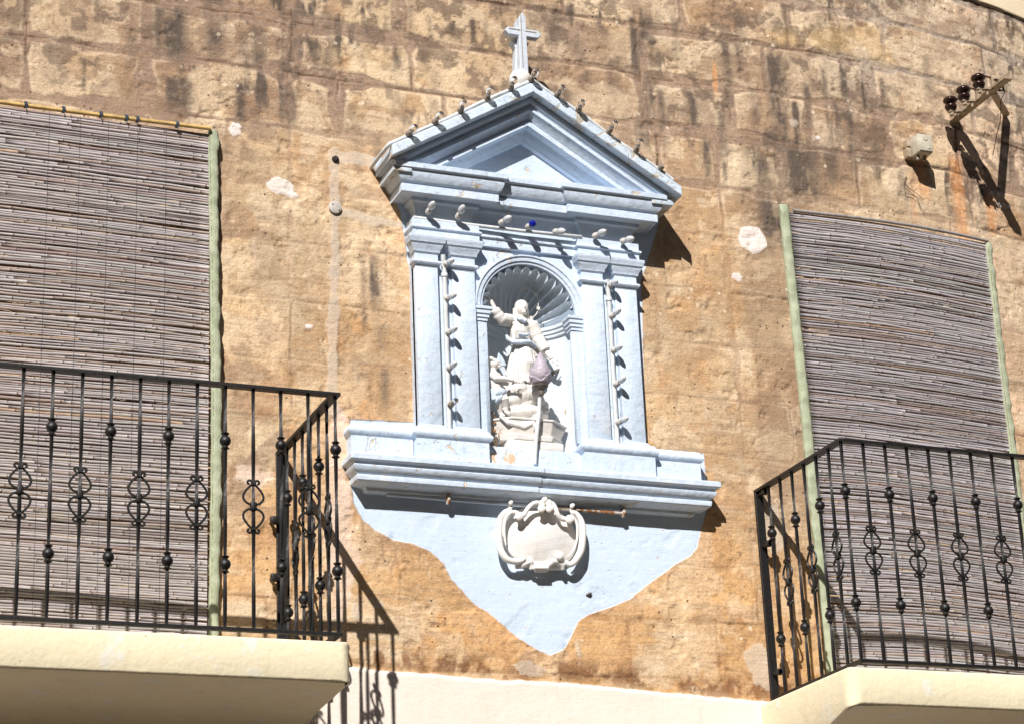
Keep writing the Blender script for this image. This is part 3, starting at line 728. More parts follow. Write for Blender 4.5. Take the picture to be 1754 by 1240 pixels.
# ------------------------------------------------------------------ cross on the gable
cr = thing('stone_cross', 'pale blue grey stone cross standing on a round white ball above the gable', 'cross')
mb = MB(); cxr = XC-.022; tilt = .010
def crosspoly(hw, r):
    zc = 6.770; 
    return [(cxr-hw-.003, 6.555), (cxr+hw+.001, 6.555), (cxr+hw, zc-hw), (cxr+.078, zc-hw), (cxr+.098, zc), (cxr+.078, zc+hw), (cxr+hw, zc+hw), (cxr+hw, 6.850), (cxr+.004, 6.878), (cxr-hw+.006, 6.852), (cxr-hw+.004, zc+hw), (cxr-.072, zc+hw), (cxr-.092, zc), (cxr-.072, zc-hw), (cxr-hw, zc-hw)]
M_cross = paint_mat('cross_paint', (.55, .60, .66), (.42, .45, .48), (.4, .3, .2), .66)
mb.prism(crosspoly(.0195, 0), -.20, -.165); mb.build('cross_front', M_cross, cr, 0, .003)
mb = MB()
for a, b2 in (((cxr-.07, 6.770+.009), (cxr-.012, 6.770+.009)), ((cxr+.014, 6.770+.008), (cxr+.07, 6.770+.008))):
    mb.box((a[0], -.2015, a[1]-.0025), (b2[0], -.199, a[1]+.0025))
mb.box((cxr-.008, -.2015, 6.58), (cxr-.005, -.199, 6.86)); mb.build('cross_groove', M_sockdark, cr)
mb = MB(); mb.prism([(cxr-.034, 6.560), (cxr+.030, 6.560), (cxr+.022, 6.70), (cxr+.034, 6.725), (cxr+.05, 6.735), (cxr+.02, 6.745), (cxr+.05, 6.79), (cxr+.03, 6.81), (cxr+.010, 6.80), (cxr+.004, 6.855), (cxr-.012, 6.855), (cxr-.016, 6.80), (cxr-.04, 6.81), (cxr-.05, 6.79), (cxr-.022, 6.745), (cxr-.05, 6.735), (cxr-.034, 6.725), (cxr-.024, 6.70)], -.164, -.12); mb.build('cross_back', M_cross, cr, 0, .004)
mb = MB(); mb.ell((XC-.035, -.170, 6.528), (.054, .055, .052), 20); mb.lathe([(.05, -.03), (.06, -.01), (.045, .01)], (XC-.035, -.16, 6.48)); remesh(mb, 'ball', M_white, cr, .004, 2)
mb = MB(); mb.ell((XC+.035, -.10, 6.55), (.03, .04, .05), 10); mb.ell((XC+.05, -.08, 6.51), (.04, .04, .06), 10); mb.box((XC-.06, -.15, 6.44), (XC+.07, .01, 6.52), .01); remesh(mb, 'rubble_base', simple('dark_rubble', (.16, .11, .075), .9, 0, .4, 30), cr, .005, 2)
rebase(cr, (XC-.02, -.16, 6.48))

# ------------------------------------------------------------------ light strings
def bulb(parent, base, d, kind='frost', L_=.05, rad=.0172):
    """lampholder with a bulb standing out along d"""
    d = Vector(d).normalized(); base = Vector(base)
    mb = MB(); mb.lathe([(.004, -.002), (.0135, 0), (.0155, .010), (.0140, .014), (.0135, .024), (.011, .027), (.004, .027)], base, d, 12)
    so_ = mb.build('lampholder', M_sockdark if kind in ('clear', 'dark') else M_socket, parent, 40)
    if kind == 'dark': return
    mb = MB(); pr = [(.001, -.004)]
    if kind == 'round': 
        for k in range(9): a_ = PI*(k+.6)/9.2; pr.append((.0175*math.sin(a_), .0175-.0175*math.cos(a_)))
    else:
        pr += [(.0075, .0), (.0085, .006), (rad*.92, .015), (rad, .025), (rad*.95, .035), (rad*.76, .046), (rad*.4, .054), (.001, .057)]
    mb.lathe(pr, base+d*.026, d, 14)
    b_ = mb.build('bulb', {'frost': M_bulb, 'round': M_bblue, 'clear': M_clear}[kind], parent, 60)
    if kind == 'clear':
        mb = MB(); mb.lathe([(.002, 0), (.006, .002), (.005, .014), (.002, .02)], base+d*.032, d, 8); mb.build('filament_stem', M_sockdark, parent, 40)
yy = -.098
ls = thing('light_string', 'white conduit of oval bulbs with one deep blue round bulb under the cornice', 'string lights', group='festoon light strings on the shrine')
mb = MB(); mb.tube([(XC-.56, yy+.01, 5.792), (XC-.34, yy+.012, 5.790), (XC-.02, yy+.006, 5.788), (XC+.27, yy+.004, 5.793), (XC+.29, yy+.03, 5.795), (XC+.56, yy+.03, 5.795)], .0085, 8); mb.build('conduit', M_pipe, ls, 50)
BT = [(738.7, 355, 'frost'), (790, 361.5, 'frost'), (867, 377, 'frost'), (912, 384, 'round'), (960, 397, 'frost'), (1029, 400, 'frost'), (1076.5, 411, 'frost')]
SB = [(733, 365), (783.5, 374), (857, 383), (903.5, 390), (950, 397.5), (1017.5, 405.5), (1065, 414)]
for (tx, ty, kd), (sx, sy) in zip(BT, SB):
    p0 = P(sx, sy, yy-.012); p1 = P(tx, ty, yy-.055); bulb(ls, p0, p1-p0, kd)
rebase(ls, (XC, yy, 5.79))
def vstring(label, x0, zt, zb, pts, kinds):
    v = thing('light_string', label, 'string lights', group='festoon light strings on the shrine')
    mb = MB(); mb.tube([(x0-.008, -.085, zt+.075), (x0-.004, -.075, zt+.03), (x0, -.072, zt), (x0, -.070, zb)], .0115, 10); mb.build('conduit', M_pipe, v, 50)
    mb = MB(); mb.lathe([(.0125, 0), (.0155, .003), (.0155, .018), (.0125, .022)], (x0, -.072, zt-.03)); mb.build('pipe_coupling', M_pipe, v, 40)
    for (px, py), kd in zip(pts, kinds):
        p1 = P(px, py, -.125); b0 = Vector((x0+.004, -.078, p1[2]-.012)); bulb(v, b0, (.18+rng.uniform(-.15, .1), -1, .02+rng.uniform(-.15, .15)), kd, rad=.0150)
    rebase(v, (x0, -.07, zb))
vstring('vertical white conduit with small bulbs between the two pilasters nearer the putto', XC-.412, 5.55, 4.795, [(769, 443), (769, 501), (769, 560), (772, 621), (770, 683)], ['frost', 'frost', 'frost', 'frost', 'clear'])
vstring('vertical white conduit with small bulbs beside the outer pilaster nearer the dark wall shadow', XC+.404, 5.52, 4.795, [(1048, 479), (1055, 533), (1057, 591), (1057, 649), (1062, 714)], ['frost']*5)
def gstring(label, s_, pts, kinds):
    v = thing('light_string', label, 'string lights', group='festoon light strings on the shrine')
    mb = MB(); yv = -.238
    ue = .718 if s_ < 0 else .70
    pp = [(XC+s_*u, yv+.004*math.sin(u*20), ZA+.011-SL*u+.003*math.sin(u*9)) for u in np.linspace(.0, ue, 9)]
    if s_ < 0: pp += [(XC-.727, -.225, pp[-1][2]-.012), (XC-.729, -.15, pp[-1][2]-.014), (XC-.729, .0, pp[-1][2]-.014)]
    mb.tube(pp, .0095, 8); mb.build('conduit', M_pipe, v, 50)
    for (px, py), kd in zip(pts, kinds):
        p1 = P(px, py, yv-.02); u = abs(p1[0]-XC); b0 = Vector((p1[0], yv-.004, ZA+.016-SL*u)); bulb(v, b0, (.10+rng.uniform(-.2, .15), -1, .25+rng.uniform(-.1, .25)), kd)
    rebase(v, (XC, yv, ZA))
gstring('sloping conduit of clear bulbs along the gable edge nearest the round grey wall cap', -1, [(700, 232), (745, 213), (790, 189), (835, 170), (876, 150)], ['clear']*5)
gstring('sloping conduit of clear bulbs along the flaking gable edge above the large wall shadow', 1, [(910, 131), (955, 160), (993, 198), (1044, 224), (1090, 250), (1133, 288)], ['clear']*5+['dark'])

# ------------------------------------------------------------------ statue group
st = thing('statue', 'white statue of a robed woman with raised arm and star halo inside the niche', 'statue')
def Q(zx, zy, y): 
    p = P(790+zx/3.875, 480+zy/3.875, y); return Vector(p)
ys = .06
head = Q(404, 188, ys-.01)
mb = MB()
# robe: folded rings from waist to the cloud
cpts = [(404, 440, .049), (410, 500, .060), (412, 560, .068), (412, 620, .074), (410, 690, .080), (405, 760, .082)]
def robe(mb, cp, y, fold=.10, nf=(7, 11), flat=.75, seed=0, cap=True):
    rows = []; NN = 72
    Zs = []; 
    for i in range(len(cp)-1):
        for k in range(8):
            t_ = k/8; a_, b_ = cp[i], cp[i+1]
            Zs.append([a_[j]*(1-t_)+b_[j]*t_ for j in range(3)])
    Zs.append(list(cp[-1])); vs = []
    for i, (zx, zy, r) in enumerate(Zs):
        c_ = Q(zx, zy, y); g_ = i/len(Zs)
        for k in range(NN):
            a_ = 2*PI*k/NN
            f_ = 1+fold*(.35+g_)*(.6*math.sin(nf[0]*a_+seed+2.2*g_)+.45*math.sin(nf[1]*a_+1.3-1.8*g_+seed)-.35*abs(math.sin(4.5*a_+3*g_)))
            vs.append((c_.x+r*f_*math.cos(a_), c_.y+r*flat*f_*math.sin(a_), c_.z))
    m = len(Zs); fs = [(i*NN+k, i*NN+(k+1) % NN, (i+1)*NN+(k+1) % NN, (i+1)*NN+k) for i in range(m-1) for k in range(NN)]
    fs += [tuple(range(NN)), tuple((m-1)*NN+k for k in range(NN))]
    mb.add(vs, fs)
robe(mb, cpts, ys, .22, (7, 12))
robe(mb, [(392, 258, .032), (386, 288, .052), (384, 330, .056), (388, 380, .050), (392, 412, .050), (402, 450, .050)], ys, .06, (5, 9))
# neck, head, hair veil
mb.tube([Q(400, 280, ys), Q(402, 225, ys)], [.022, .017], 12)
mb.ell(head+Vector((0, 0, .0)), (.0285, .031, .037), 18)
mb.ell(head+Vector((0, .008, .010)), (.033, .033, .034), 16)
mb.tube([head+Vector((-.026, .012, 0)), head+Vector((-.028, .018, -.04)), head+Vector((-.022, .02, -.07))], [.016, .014, .012], 8)
mb.tube([head+Vector((.026, .012, 0)), head+Vector((.028, .018, -.04)), head+Vector((.022, .02, -.06))], [.014, .012, .010], 8)
mb.ell(head+Vector((-.001, -.031, -.004)), (.0042, .007, .009), 8)      # nose
mb.ell(head+Vector((0, -.027, -.018)), (.009, .005, .003), 8); mb.ell(head+Vector((0, -.024, -.028)), (.010, .008, .007), 8)
# raised arm with wide sleeve
A0, A1, A2, A3 = Q(325, 270, ys-.01), Q(262, 262, ys-.035), Q(222, 195, ys-.05), Q(195, 135, ys-.055)
mb.tube([A0, (A0+A1)/2, A1], [.030, .031, .028], 12)
def sleeve(mb, pts, rs, seed=0, am=.045):
    m = len(pts); L2 = []; R_ = []
    for i in range(m-1):
        for k in range(5): t_ = k/5; L2.append(pts[i].lerp(pts[i+1], t_)); rr2 = rs[i]*(1-t_)+rs[i+1]*t_; R_.append(rr2*(1+am*math.sin(len(L2)*2.6+seed)))
    L2.append(pts[-1]); R_.append(rs[-1]); mb.tube(L2, R_, 14)
sleeve(mb, [A0, A1, A2], [.031, .030, .021]); mb.tube([A2, A3], [.0135, .0095], 10)
def hand(mb, wr, dr, up, s_=.030):
    dr = dr.normalized(); up = up.normalized(); sd_ = dr.cross(up).normalized()
    rot = Matrix((sd_, dr, up)).transposed()
    mb.ell(wr+dr*s_*.45, (s_*.38, s_*.5, s_*.2), 10, rot)
    for k, (o_, L_) in enumerate(((-.30, .62), (-.10, .72), (.10, .68), (.28, .52))):
        p0 = wr+dr*s_*.75+sd_*s_*o_; mb.tube([p0, p0+dr*s_*L_*.55+up*s_*.02, p0+dr*s_*L_-up*s_*.12], [s_*.095, s_*.085, s_*.06], 6)
    p0 = wr+dr*s_*.35+sd_*s_*-.34; mb.tube([p0, p0+(dr*.45-sd_*.38)*s_, p0+(dr*.75-sd_*.42)*s_], [s_*.11, s_*.10, s_*.07], 6)
hand(mb, A3, Q(155, 112, ys-.06)-A3, Vector((0, -1, .2)))
# lowered arm reaching out
B0, B1, B2, B3 = Q(465, 285, ys-.01), Q(505, 385, ys-.01), Q(560, 470, ys-.03), Q(600, 525, ys-.045)
sleeve(mb, [B0, B1, B2], [.030, .031, .026], 2); mb.tube([B2, B3], [.014, .010], 10)
hand(mb, B3, Q(650, 570, ys-.055)-B3, Vector((.1, -1, .5)))
mb.ell(Q(350, 285, ys), (.028, .028, .022), 10); mb.ell(Q(455, 290, ys), (.028, .028, .022), 10)
# breast folds and cloak hanging behind the lowered arm
for k in range(5): mb.tube([Q(350+14*k, 285, ys-.035), Q(358+14*k, 335, ys-.047), Q(362+15*k, 390, ys-.038)], [.006, .008, .005], 6)
sleeve(mb, [Q(500, 420, ys+.03), Q(520, 520, ys+.04), Q(515, 640, ys+.04)], [.02, .034, .03], 4, .10)
# thigh pushed forward, hem folds
mb.tube([Q(420, 470, ys-.02), Q(430, 560, ys-.045), Q(415, 650, ys-.03)], [.034, .040, .030], 14)
for k in range(7):
    x_ = 318+22*k; mb.tube([Q(362+13*k, 460, ys-.036), Q(x_+34, 560, ys-.054), Q(x_+22+5*k, 670+8*(k % 3), ys-.064)], [.004, .0075, .0095], 6)
remesh(mb, 'robed_figure', M_white, st, .0026, 1)
# sash
mb = MB(); pts = [(300, 365), (312, 392), (345, 412), (400, 412), (450, 410), (485, 435), (500, 455)]
mb.tube([Q(a, b2, ys-.052+.012*abs(i-3)) for i, (a, b2) in enumerate(pts)], [.006, .014, .016, .0165, .016, .012, .005], 10, flat=.8); remesh(mb, 'sash', M_sash, st, .0025, 2)
mb = MB(); mb.tube([Q(365, 245, ys-.04), Q(395, 262, ys-.052), Q(420, 278, ys-.05), Q(440, 262, ys-.045)], [.006, .010, .009, .004], 8); remesh(mb, 'scarf', M_sash, st, .0025, 2)
mb = MB(); mb.tube([Q(380, 358, ys-.055), Q(430, 366, ys-.057), Q(460, 352, ys-.05)], [.005, .009, .004], 8); remesh(mb, 'waist_ribbon', M_sash, st, .0025, 2)
# cloud and ground drapery
mb = MB(); R3 = random.Random(3)
for (zx, zy, r, dy) in [(400, 760, .055, -.02), (340, 790, .04, -.03), (460, 750, .05, -.02), (500, 800, .04, -.01), (380, 720, .045, -.035), (450, 710, .04, -.03), (340, 730, .03, -.03), (420, 810, .045, -.01), (540, 830, .03, 0), (310, 820, .03, -.01), (560, 860, .02, .0)]:
    mb.ell(Q(zx, zy, ys+dy), (r*1.05, r*.8, r*.85), 14)
remesh(mb, 'cloud', M_white, st, .003, 6)
mb = MB(); mb.ell(Q(420, 895, ys-.005), (.115, .085, .045), 18)
for k in range(9):
    o_ = k*11; mb.tube([Q(255+o_, 900+.5*o_, ys-.080), Q(310+o_*1.2, 945+.35*o_, ys-.098), Q(390+o_, 955-.1*o_, ys-.098), Q(470+o_*.4, 912-.25*o_, ys-.08)], [.006, .010, .010, .005], 8)
for k in range(4): mb.tube([Q(330+30*k, 870-6*k, ys-.05), Q(400+25*k, 842, ys-.06), Q(480+14*k, 850+8*k, ys-.05)], [.008, .013, .008], 8)
remesh(mb, 'drapery', M_white, st, .0028, 1)
# putto
pa = thing  # (kept as parts of the same carved group)
mb = MB(); yp = ys-.060
ph = Q(219, 556, yp)
mb.ell(ph, (.024, .025, .027), 18)
for k in range(12): a_ = k*.55; mb.ell(ph+Vector((-.012+.015*math.cos(a_), -.002+.016*math.sin(a_), .014+.006*math.sin(a_*2))), .0095, 8)
mb.ell(ph+Vector((.024, -.012, -.004)), (.005, .005, .005), 8); mb.ell(ph+Vector((.018, -.012, -.017)), (.008, .008, .005), 8); mb.ell(ph+Vector((.020, -.014, .007)), (.006, .006, .004), 8)
mb.tube([Q(214, 580, yp), Q(212, 612, yp)], [.013, .016], 12)
mb.tube([Q(212, 612, yp), Q(215, 635, yp-.002), Q(222, 680, yp-.004), Q(232, 720, yp-.004), Q(242, 755, yp)], [.019, .029, .027, .026, .028], 16)
mb.tube([Q(196, 628, yp-.016), Q(230, 652, yp-.034), Q(285, 652, yp-.042), Q(345, 664, yp-.045)], [.0165, .0155, .0135, .0095], 12)
mb.tube([Q(238, 628, yp+.012), Q(272, 680, yp-.010), Q(315, 690, yp-.014)], [.015, .013, .009], 10)
hand(mb, Q(345, 664, yp-.045), Vector((1, 0, -.25)), Vector((0, -1, 0)), .024)
mb.tube([Q(228, 755, yp), Q(236, 800, yp-.014), Q(250, 840, yp-.006), Q(262, 885, yp), Q(284, 905, yp-.016)], [.026, .022, .016, .011, .009], 12)
mb.tube([Q(262, 750, yp), Q(288, 795, yp-.022), Q(294, 840, yp-.008), Q(300, 874, yp-.008), Q(324, 886, yp-.018)], [.024, .021, .015, .011, .009], 12)
remesh(mb, 'putto', M_white, st, .0024, 1)
mb = MB(); mb.tube([Q(196, 735, yp-.008), Q(228, 754, yp-.022), Q(265, 744, yp-.020), Q(292, 738, yp-.006)], [.016, .024, .023, .012], 12)
mb.tube([Q(205, 775, yp-.010), Q(232, 798, yp-.024), Q(272, 778, yp-.018)], [.014, .021, .015], 12)
for k in range(5): mb.tube([Q(200+18*k, 725, yp-.030), Q(212+14*k, 795-5*k, yp-.036)], [.004, .005], 6)
remesh(mb, 'loincloth', M_wing, st, .0025, 1)
mb = MB(); mb.prism([tuple(Q(a, b2, 0)[i] for i in (0, 2)) for a, b2 in ((258, 468), (285, 500), (312, 555), (300, 560), (280, 562), (255, 568), (248, 520))], yp+.018, yp+.026); mb.build('wing', M_wing, st, 0, .003)
# halo with stars
mb = MB(); hp = [(415, 55), (450, 60), (490, 90), (510, 130), (512, 180), (500, 225), (470, 255), (440, 268)]
mb.tube([Q(a, b2, ys+.01) for a, b2 in hp], .0022, 6); mb.build('halo', M_white, st, 60)
for zx, zy, r in ((425, 55, .0115), (493, 98, .0135), (510, 188, .0135), (463, 252, .011), (318, 240, .009)):
    c_ = Q(zx, zy, ys+.004); mb = MB(); po = []
    for k in range(12): a_ = PI/2+k*PI/6; rr2 = r if k % 2 == 0 else r*.45; po.append((c_.x+rr2*math.cos(a_), c_.z+rr2*math.sin(a_)))
    mb.prism(po, c_.y-.004, c_.y); mb.build('star', M_white, st)
# small hilt behind the arm
mb = MB(); mb.tube([Q(545, 290, ys+.06), Q(553, 410, ys+.06)], .0022, 6); mb.tube([Q(535, 385, ys+.06), Q(568, 390, ys+.06)], .004, 6); mb.tube([Q(600, 620, ys+.02), Q(650, 590, ys+.02)], [.012, .005], 6); mb.build('sceptre', M_cup, st, 50)
# stepped base
mb = MB(); zt_ = 4.895; zl = 4.792
def oct_(hx, y0, y1, ch): return [(XC-.015-hx, y1), (XC-.015-hx, y0+ch), (XC-.015-hx+ch*1.3, y0), (XC+.02+hx-ch*1.3, y0), (XC+.02+hx, y0+ch), (XC+.02+hx, y1)]
def frustum(mb, a_, za, b_, zb_):
    n_ = len(a_); mb.add([(x, y, za) for x, y in a_]+[(x, y, zb_) for x, y in b_], [tuple(range(n_)), tuple(range(2*n_-1, n_-1, -1))]+[(i, (i+1) % n_, n_+(i+1) % n_, n_+i) for i in range(n_)])
frustum(mb, oct_(.128, -.030, .14, .045), 4.790, oct_(.178, -.042, .15, .075), 4.882)
mb.build('base_block', M_ped, st, 0, .004)
mb = MB(); frustum(mb, oct_(.182, -.047, .15, .076), 4.8825, oct_(.184, -.048, .15, .076), 4.893); frustum(mb, oct_(.128, -.044, .14, .045), 4.7865, oct_(.146, -.050, .14, .052), 4.812)
mb.build('base_moulding', M_white, st, 0, .004)
mb = MB(); mb.box((XC-.120, -.046, 4.742), (XC+.150, .14, 4.786), .010); mb.build('plinth', M_white, st, 30)
# white carved ornament on the front of the base
mb = MB(); c_ = Q(500, 975, -.052)
for k in range(7): a_ = -1.2+.4*k; mb.tube([c_+Vector((0, 0, -.01)), c_+Vector((.022*math.sin(a_), -.006, .022*math.cos(a_)))], [.005, .003], 6)
remesh(mb, 'carved_leaf', M_white, st, .0025, 1)
rebase(st, (XC, .04, 4.742))
# dry litter in the niche corner
dl = MB(); R4 = random.Random(9)
for k in range(46):
    p = Q(R4.uniform(185, 262), R4.uniform(1010, 1105), R4.uniform(-.04, .03)); p.z = 4.744+R4.random()**2*.09; p.x = max(p.x, XC-.215)
    d = Vector((R4.uniform(-1, 1), R4.uniform(-1, 1), R4.uniform(-.2, 1))).normalized()*R4.uniform(.01, .035)
    dl.tube([p, p+d*.5+Vector((0, 0, .004)), p+d], [.0012, .0016, .0008], 4)
for k in range(20):
    p = Q(R4.uniform(185, 230), R4.uniform(850, 1000), R4.uniform(.0, .05)); dl.ell(p, (R4.uniform(.003, .008), .004, R4.uniform(.002, .006)), 6)
tag(dl.build('nest_litter', simple('dry_grass', (.34, .19, .08), .9, 0, .4, 60), None), 'brown dry nest litter in the niche corner beside the statue base', 'debris', kind='stuff')

# ------------------------------------------------------------------ torch lamp in front of the statue
tl = thing('torch_lamp', 'lilac flame shaped glass torch lamp on a bent white pole before the statue', 'lamp')
yl = -.075
mb = MB(); mb.tube([Q(488, 1218, yl), Q(494, 1100, yl), Q(505, 980, yl), Q(517, 880, yl), Q(521, 780, yl)], .0095, 12); mb.build('pole', M_pipe, tl, 60)
c_ = Q(528, 704, yl); mb = MB(); mb.lathe([(.006, -.045), (.014, -.040), (.016, -.028), (.012, -.022), (.022, -.014), (.033, -.004), (.036, .0), (.033, .004), (.02, .004)], c_, n=20); mb.build('cup', M_cup, tl, 40)
mb = MB(); NA_, NZ_ = 72, 60; vs = []; fs = []; HF = .166
def tips(a_): return [(.040, .062, .086, .110, .134, .156)[k]-.024*abs(math.sin(2.5*a_+k*PI/2+.3*k)) for k in range(6)]
for i in range(NZ_+1):
    z_ = HF*i/NZ_; rb_ = float(np.interp(z_*.152/.166, [0, .012, .030, .048, .066, .085, .105, .125,   .142, .152], [.026, .041, .050, .0515, .047, .038, .028, .018, .009, .002]))
    for k in range(NA_):
        a_ = 2*PI*k/NA_; tp_ = tips(a_+z_*3); pv = -.02; t_ = 1
        for q_ in tp_:
            if z_ < q_: t_ = (z_-pv)/(q_-pv); break
            pv = q_
        rr_ = rb_*(.90+.15*t_); vs.append((c_.x+rr_*math.cos(a_)+.006*(z_/HF)**2, c_.y+rr_*math.sin(a_), c_.z+z_))
for i in range(NZ_):
    for k in range(NA_): fs.append((i*NA_+k, i*NA_+(k+1) % NA_, (i+1)*NA_+(k+1) % NA_, (i+1)*NA_+k))
fs += [tuple(range(NA_)), tuple(NZ_*NA_+k for k in range(NA_))]; mb.add(vs, fs)
mb.build('flame_shade', M_lilac, tl, 70)
rebase(tl, tuple(Q(488, 1218, yl)))

# ------------------------------------------------------------------ cartouche
ct = thing('stone_cartouche', 'blank white carved baroque cartouche with scrolls on the blue patch', 'plaque')
def K(zx, zy, y): return Vector(P(830+zx/7.295, 830+zy/7.295, y))
mb = MB()
cc = K(700, 660, -.02)
vs = []; NR, NA = 12, 48; fs = []
for i in range(NR+1):
    for k in range(NA):
        a_ = 2*PI*k/NA; r = i/NR; vs.append((cc.x+.178*r*math.cos(a_), -.020-.042*(1-r*r), cc.z-.0+.150*r*math.sin(a_)))
for i in range(NR):
    for k in range(NA): fs.append((i*NA+k, i*NA+(k+1) % NA, (i+1)*NA+(k+1) % NA, (i+1)*NA+k))
o0 = len(vs)
vs += [(cc.x+.180*math.cos(2*PI*k/NA), .01, cc.z+.146*math.sin(2*PI*k/NA)) for k in range(NA)]
fs += [(NR*NA+k, NR*NA+(k+1) % NA, o0+(k+1) % NA, o0+k) for k in range(NA)]; fs.append(tuple(o0+k for k in range(NA)))
mb.add(vs, fs)
def rim(pts, rs, y, n_=12):
    pp = []; rr3 = []
    for i in range(len(pts)-1):
        p_1 = pts[max(i-1, 0)]; p0_ = pts[i]; p1_ = pts[i+1]; p2_ = pts[min(i+2, len(pts)-1)]
        for k in range(6):
            t_ = k/6
            f_ = lambda a, b2, c2, d2: .5*((2*b2)+(-a+c2)*t_+(2*a-5*b2+4*c2-d2)*t_*t_+(-a+3*b2-3*c2+d2)*t_**3)
            yy_ = (y[i]*(1-t_)+y[i+1]*t_) if hasattr(y, '__len__') else y
            pp.append(K(f_(p_1[0], p0_[0], p1_[0], p2_[0]), f_(p_1[1], p0_[1], p1_[1], p2_[1]), yy_)); rr3.append(rs[i]*(1-t_)+rs[i+1]*t_)
    pp.append(K(*pts[-1], y[-1] if hasattr(y, '__len__') else y)); rr3.append(rs[-1]); mb.tube(pp, [v*.82 for v in rr3], n_)
rim([(325, 225), (318, 300), (250, 345), (195, 430), (178, 560), (180, 700), (205, 820), (270, 920), (360, 955), (450, 950), (505, 915)], [.008, .011, .015, .018, .020, .020, .020, .019, .017, .015, .014], -.055)
rim([(1095, 262), (1090, 330), (1150, 365), (1205, 450), (1225, 560), (1222, 700), (1200, 830), (1130, 950), (1060, 995), (1000, 960)], [.009, .012, .015, .018, .020, .020, .020, .018, .016, .015], -.055)
rim([(430, 395), (400, 345), (330, 345), (268, 410), (245, 520), (250, 640), (268, 760)], [.016, .012, .010, .009, .008, .007, .004], -.062)
rim([(1050, 430), (1085, 395), (1130, 430), (1160, 520), (1155, 680), (1110, 820), (1040, 900)], [.016, .011, .009, .008, .007, .007, .004], -.062)
rim([(430, 400), (490, 380), (530, 310), (590, 245), (650, 222), (690, 230)], [.014, .013, .013, .013, .013, .012], [-.075, -.08, -.085, -.085, -.085, -.08])
rim([(1030, 430), (960, 425), (915, 370), (885, 290), (850, 235), (800, 225)], [.014, .013, .013, .013, .013, .012], [-.075, -.08, -.085, -.085, -.085, -.08])
for a_ in [(430, 395, .020, -.075), (1060, 430, .022, -.075), (708, 300, .019, -.088), (805, 300, .019, -.088), (745, 185, .013, -.085), (720, 225, .016, -.08), (790, 225, .016, -.08), (322, 225, .010, -.06), (1090, 262, .011, -.06), (935, 890, .020, -.065)]:
    mb.tube([K(a_[0], a_[1], -.01), K(a_[0], a_[1], a_[3])+Vector((0, -.012, 0))], a_[2]*.85, 12); mb.ell(K(a_[0], a_[1], a_[3]-.01), (a_[2]*.95, a_[2]*.5, a_[2]*.95), 12)
for k in range(6):
    mb.tube([K(640+28*k, 985, -.05), K(632+30*k, 1040, -.058), K(640+26*k, 1090, -.045)], [.006, .0085, .005], 8)
mb.tube([K(380, 1020, -.03), K(470, 1000, -.04), K(580, 960, -.045), K(585, 1060, -.04)], [.012, .018, .018, .010], 10)
mb.tube([K(780, 1060, -.04), K(800, 1000, -.05), K(850, 955, -.055), K(920, 955, -.055), K(970, 1010, -.05), K(980, 1060, -.045)], [.010, .013, .015, .015, .013, .010], 10)
mb.tube([K(560, 1000, -.02), K(980, 1010, -.02)], .022, 10)
o = remesh(mb, 'carved_frame', M_plaster, ct, .0024, 1)
# fine rippled field on the shield: carved lines
mb = MB()
for k in range(30):
    zz = 520+15*k; a0, a1 = (300+max(0, (k-22))*14, 1120-max(0, (k-18))*16); pts = []
    for j in range(15):
        f_ = j/14; zx = a0+(a1-a0)*f_; zy = zz-30*f_+7*math.sin(f_*9+k*.8); dx = (zx-700)/600*.165; 
        q_ = K(zx, zy, -.045); rr2 = ((q_.x-cc.x)/.178)**2+((q_.z-cc.z)/.150)**2
        q_.y = -.0202-.042*(1-min(rr2, 1.05)); 
        if rr2 < .86: pts.append(q_)
    if len(pts) > 3: mb.tube(pts, .0006, 4)
mb.build('carved_ripples', M_plaster, ct, 60)
rebase(ct, (cc.x, 0, cc.z-.16))

# ------------------------------------------------------------------ balconies
def scroll_pts(s_, up):
    """half of the heart scroll on one side: from the middle knot bulging out and curling at the end"""
    pts = []
    for t_ in np.linspace(0, 1, 11): pts.append((s_*(.005+.036*math.sin(PI*t_**.72)**.9), up*(.006+.084*t_)))
    cx_, cz_ = s_*.0165, up*.0965
    for a_ in np.linspace(.0, 5.4, 12):
        r = .0125-.0015*a_; pts.append((cx_-s_*r*math.cos(a_-.5), cz_+up*r*math.sin(a_-.5)))
    return pts
def mk_bar(kind, zb_, zt_):
    bm_ = MB(); m = 26; pts = [(0, 0, zb_+(zt_-zb_)*k/m) for k in range(m+1)]
    # twisted square bar
    vs = []; fs = []
    tw = 0
    for k, p in enumerate(pts):
        tw = .55*k if kind == 0 else .5*k
        for j in range(4): a_ = tw*.35+j*PI/2+PI/4; vs.append((.0078*math.cos(a_), .0078*math.sin(a_), p[2]))
    for k in range(m):
        for j in range(4): fs.append((k*4+j, k*4+(j+1) % 4, (k+1)*4+(j+1) % 4, (k+1)*4+j))
    bm_.add(vs, fs); return bm_
PROTO = {}
def proto_mesh(key, fn):
    if key not in PROTO: PROTO[key] = fn()
    return PROTO[key]
def to_mesh(mb, name, smooth=0):
    me_ = bpy.data.meshes.new(name); me_.from_pydata(mb.v, [], mb.f); me_.update()
    bm = bmesh.new(); bm.from_mesh(me_); bmesh.ops.recalc_face_normals(bm, faces=bm.faces[:]); bm.to_mesh(me_); bm.free()
    me_.materials.append(M_iron)
    if smooth: shade(me_, smooth)
    return me_
ZB, ZT = 3.662, 4.648
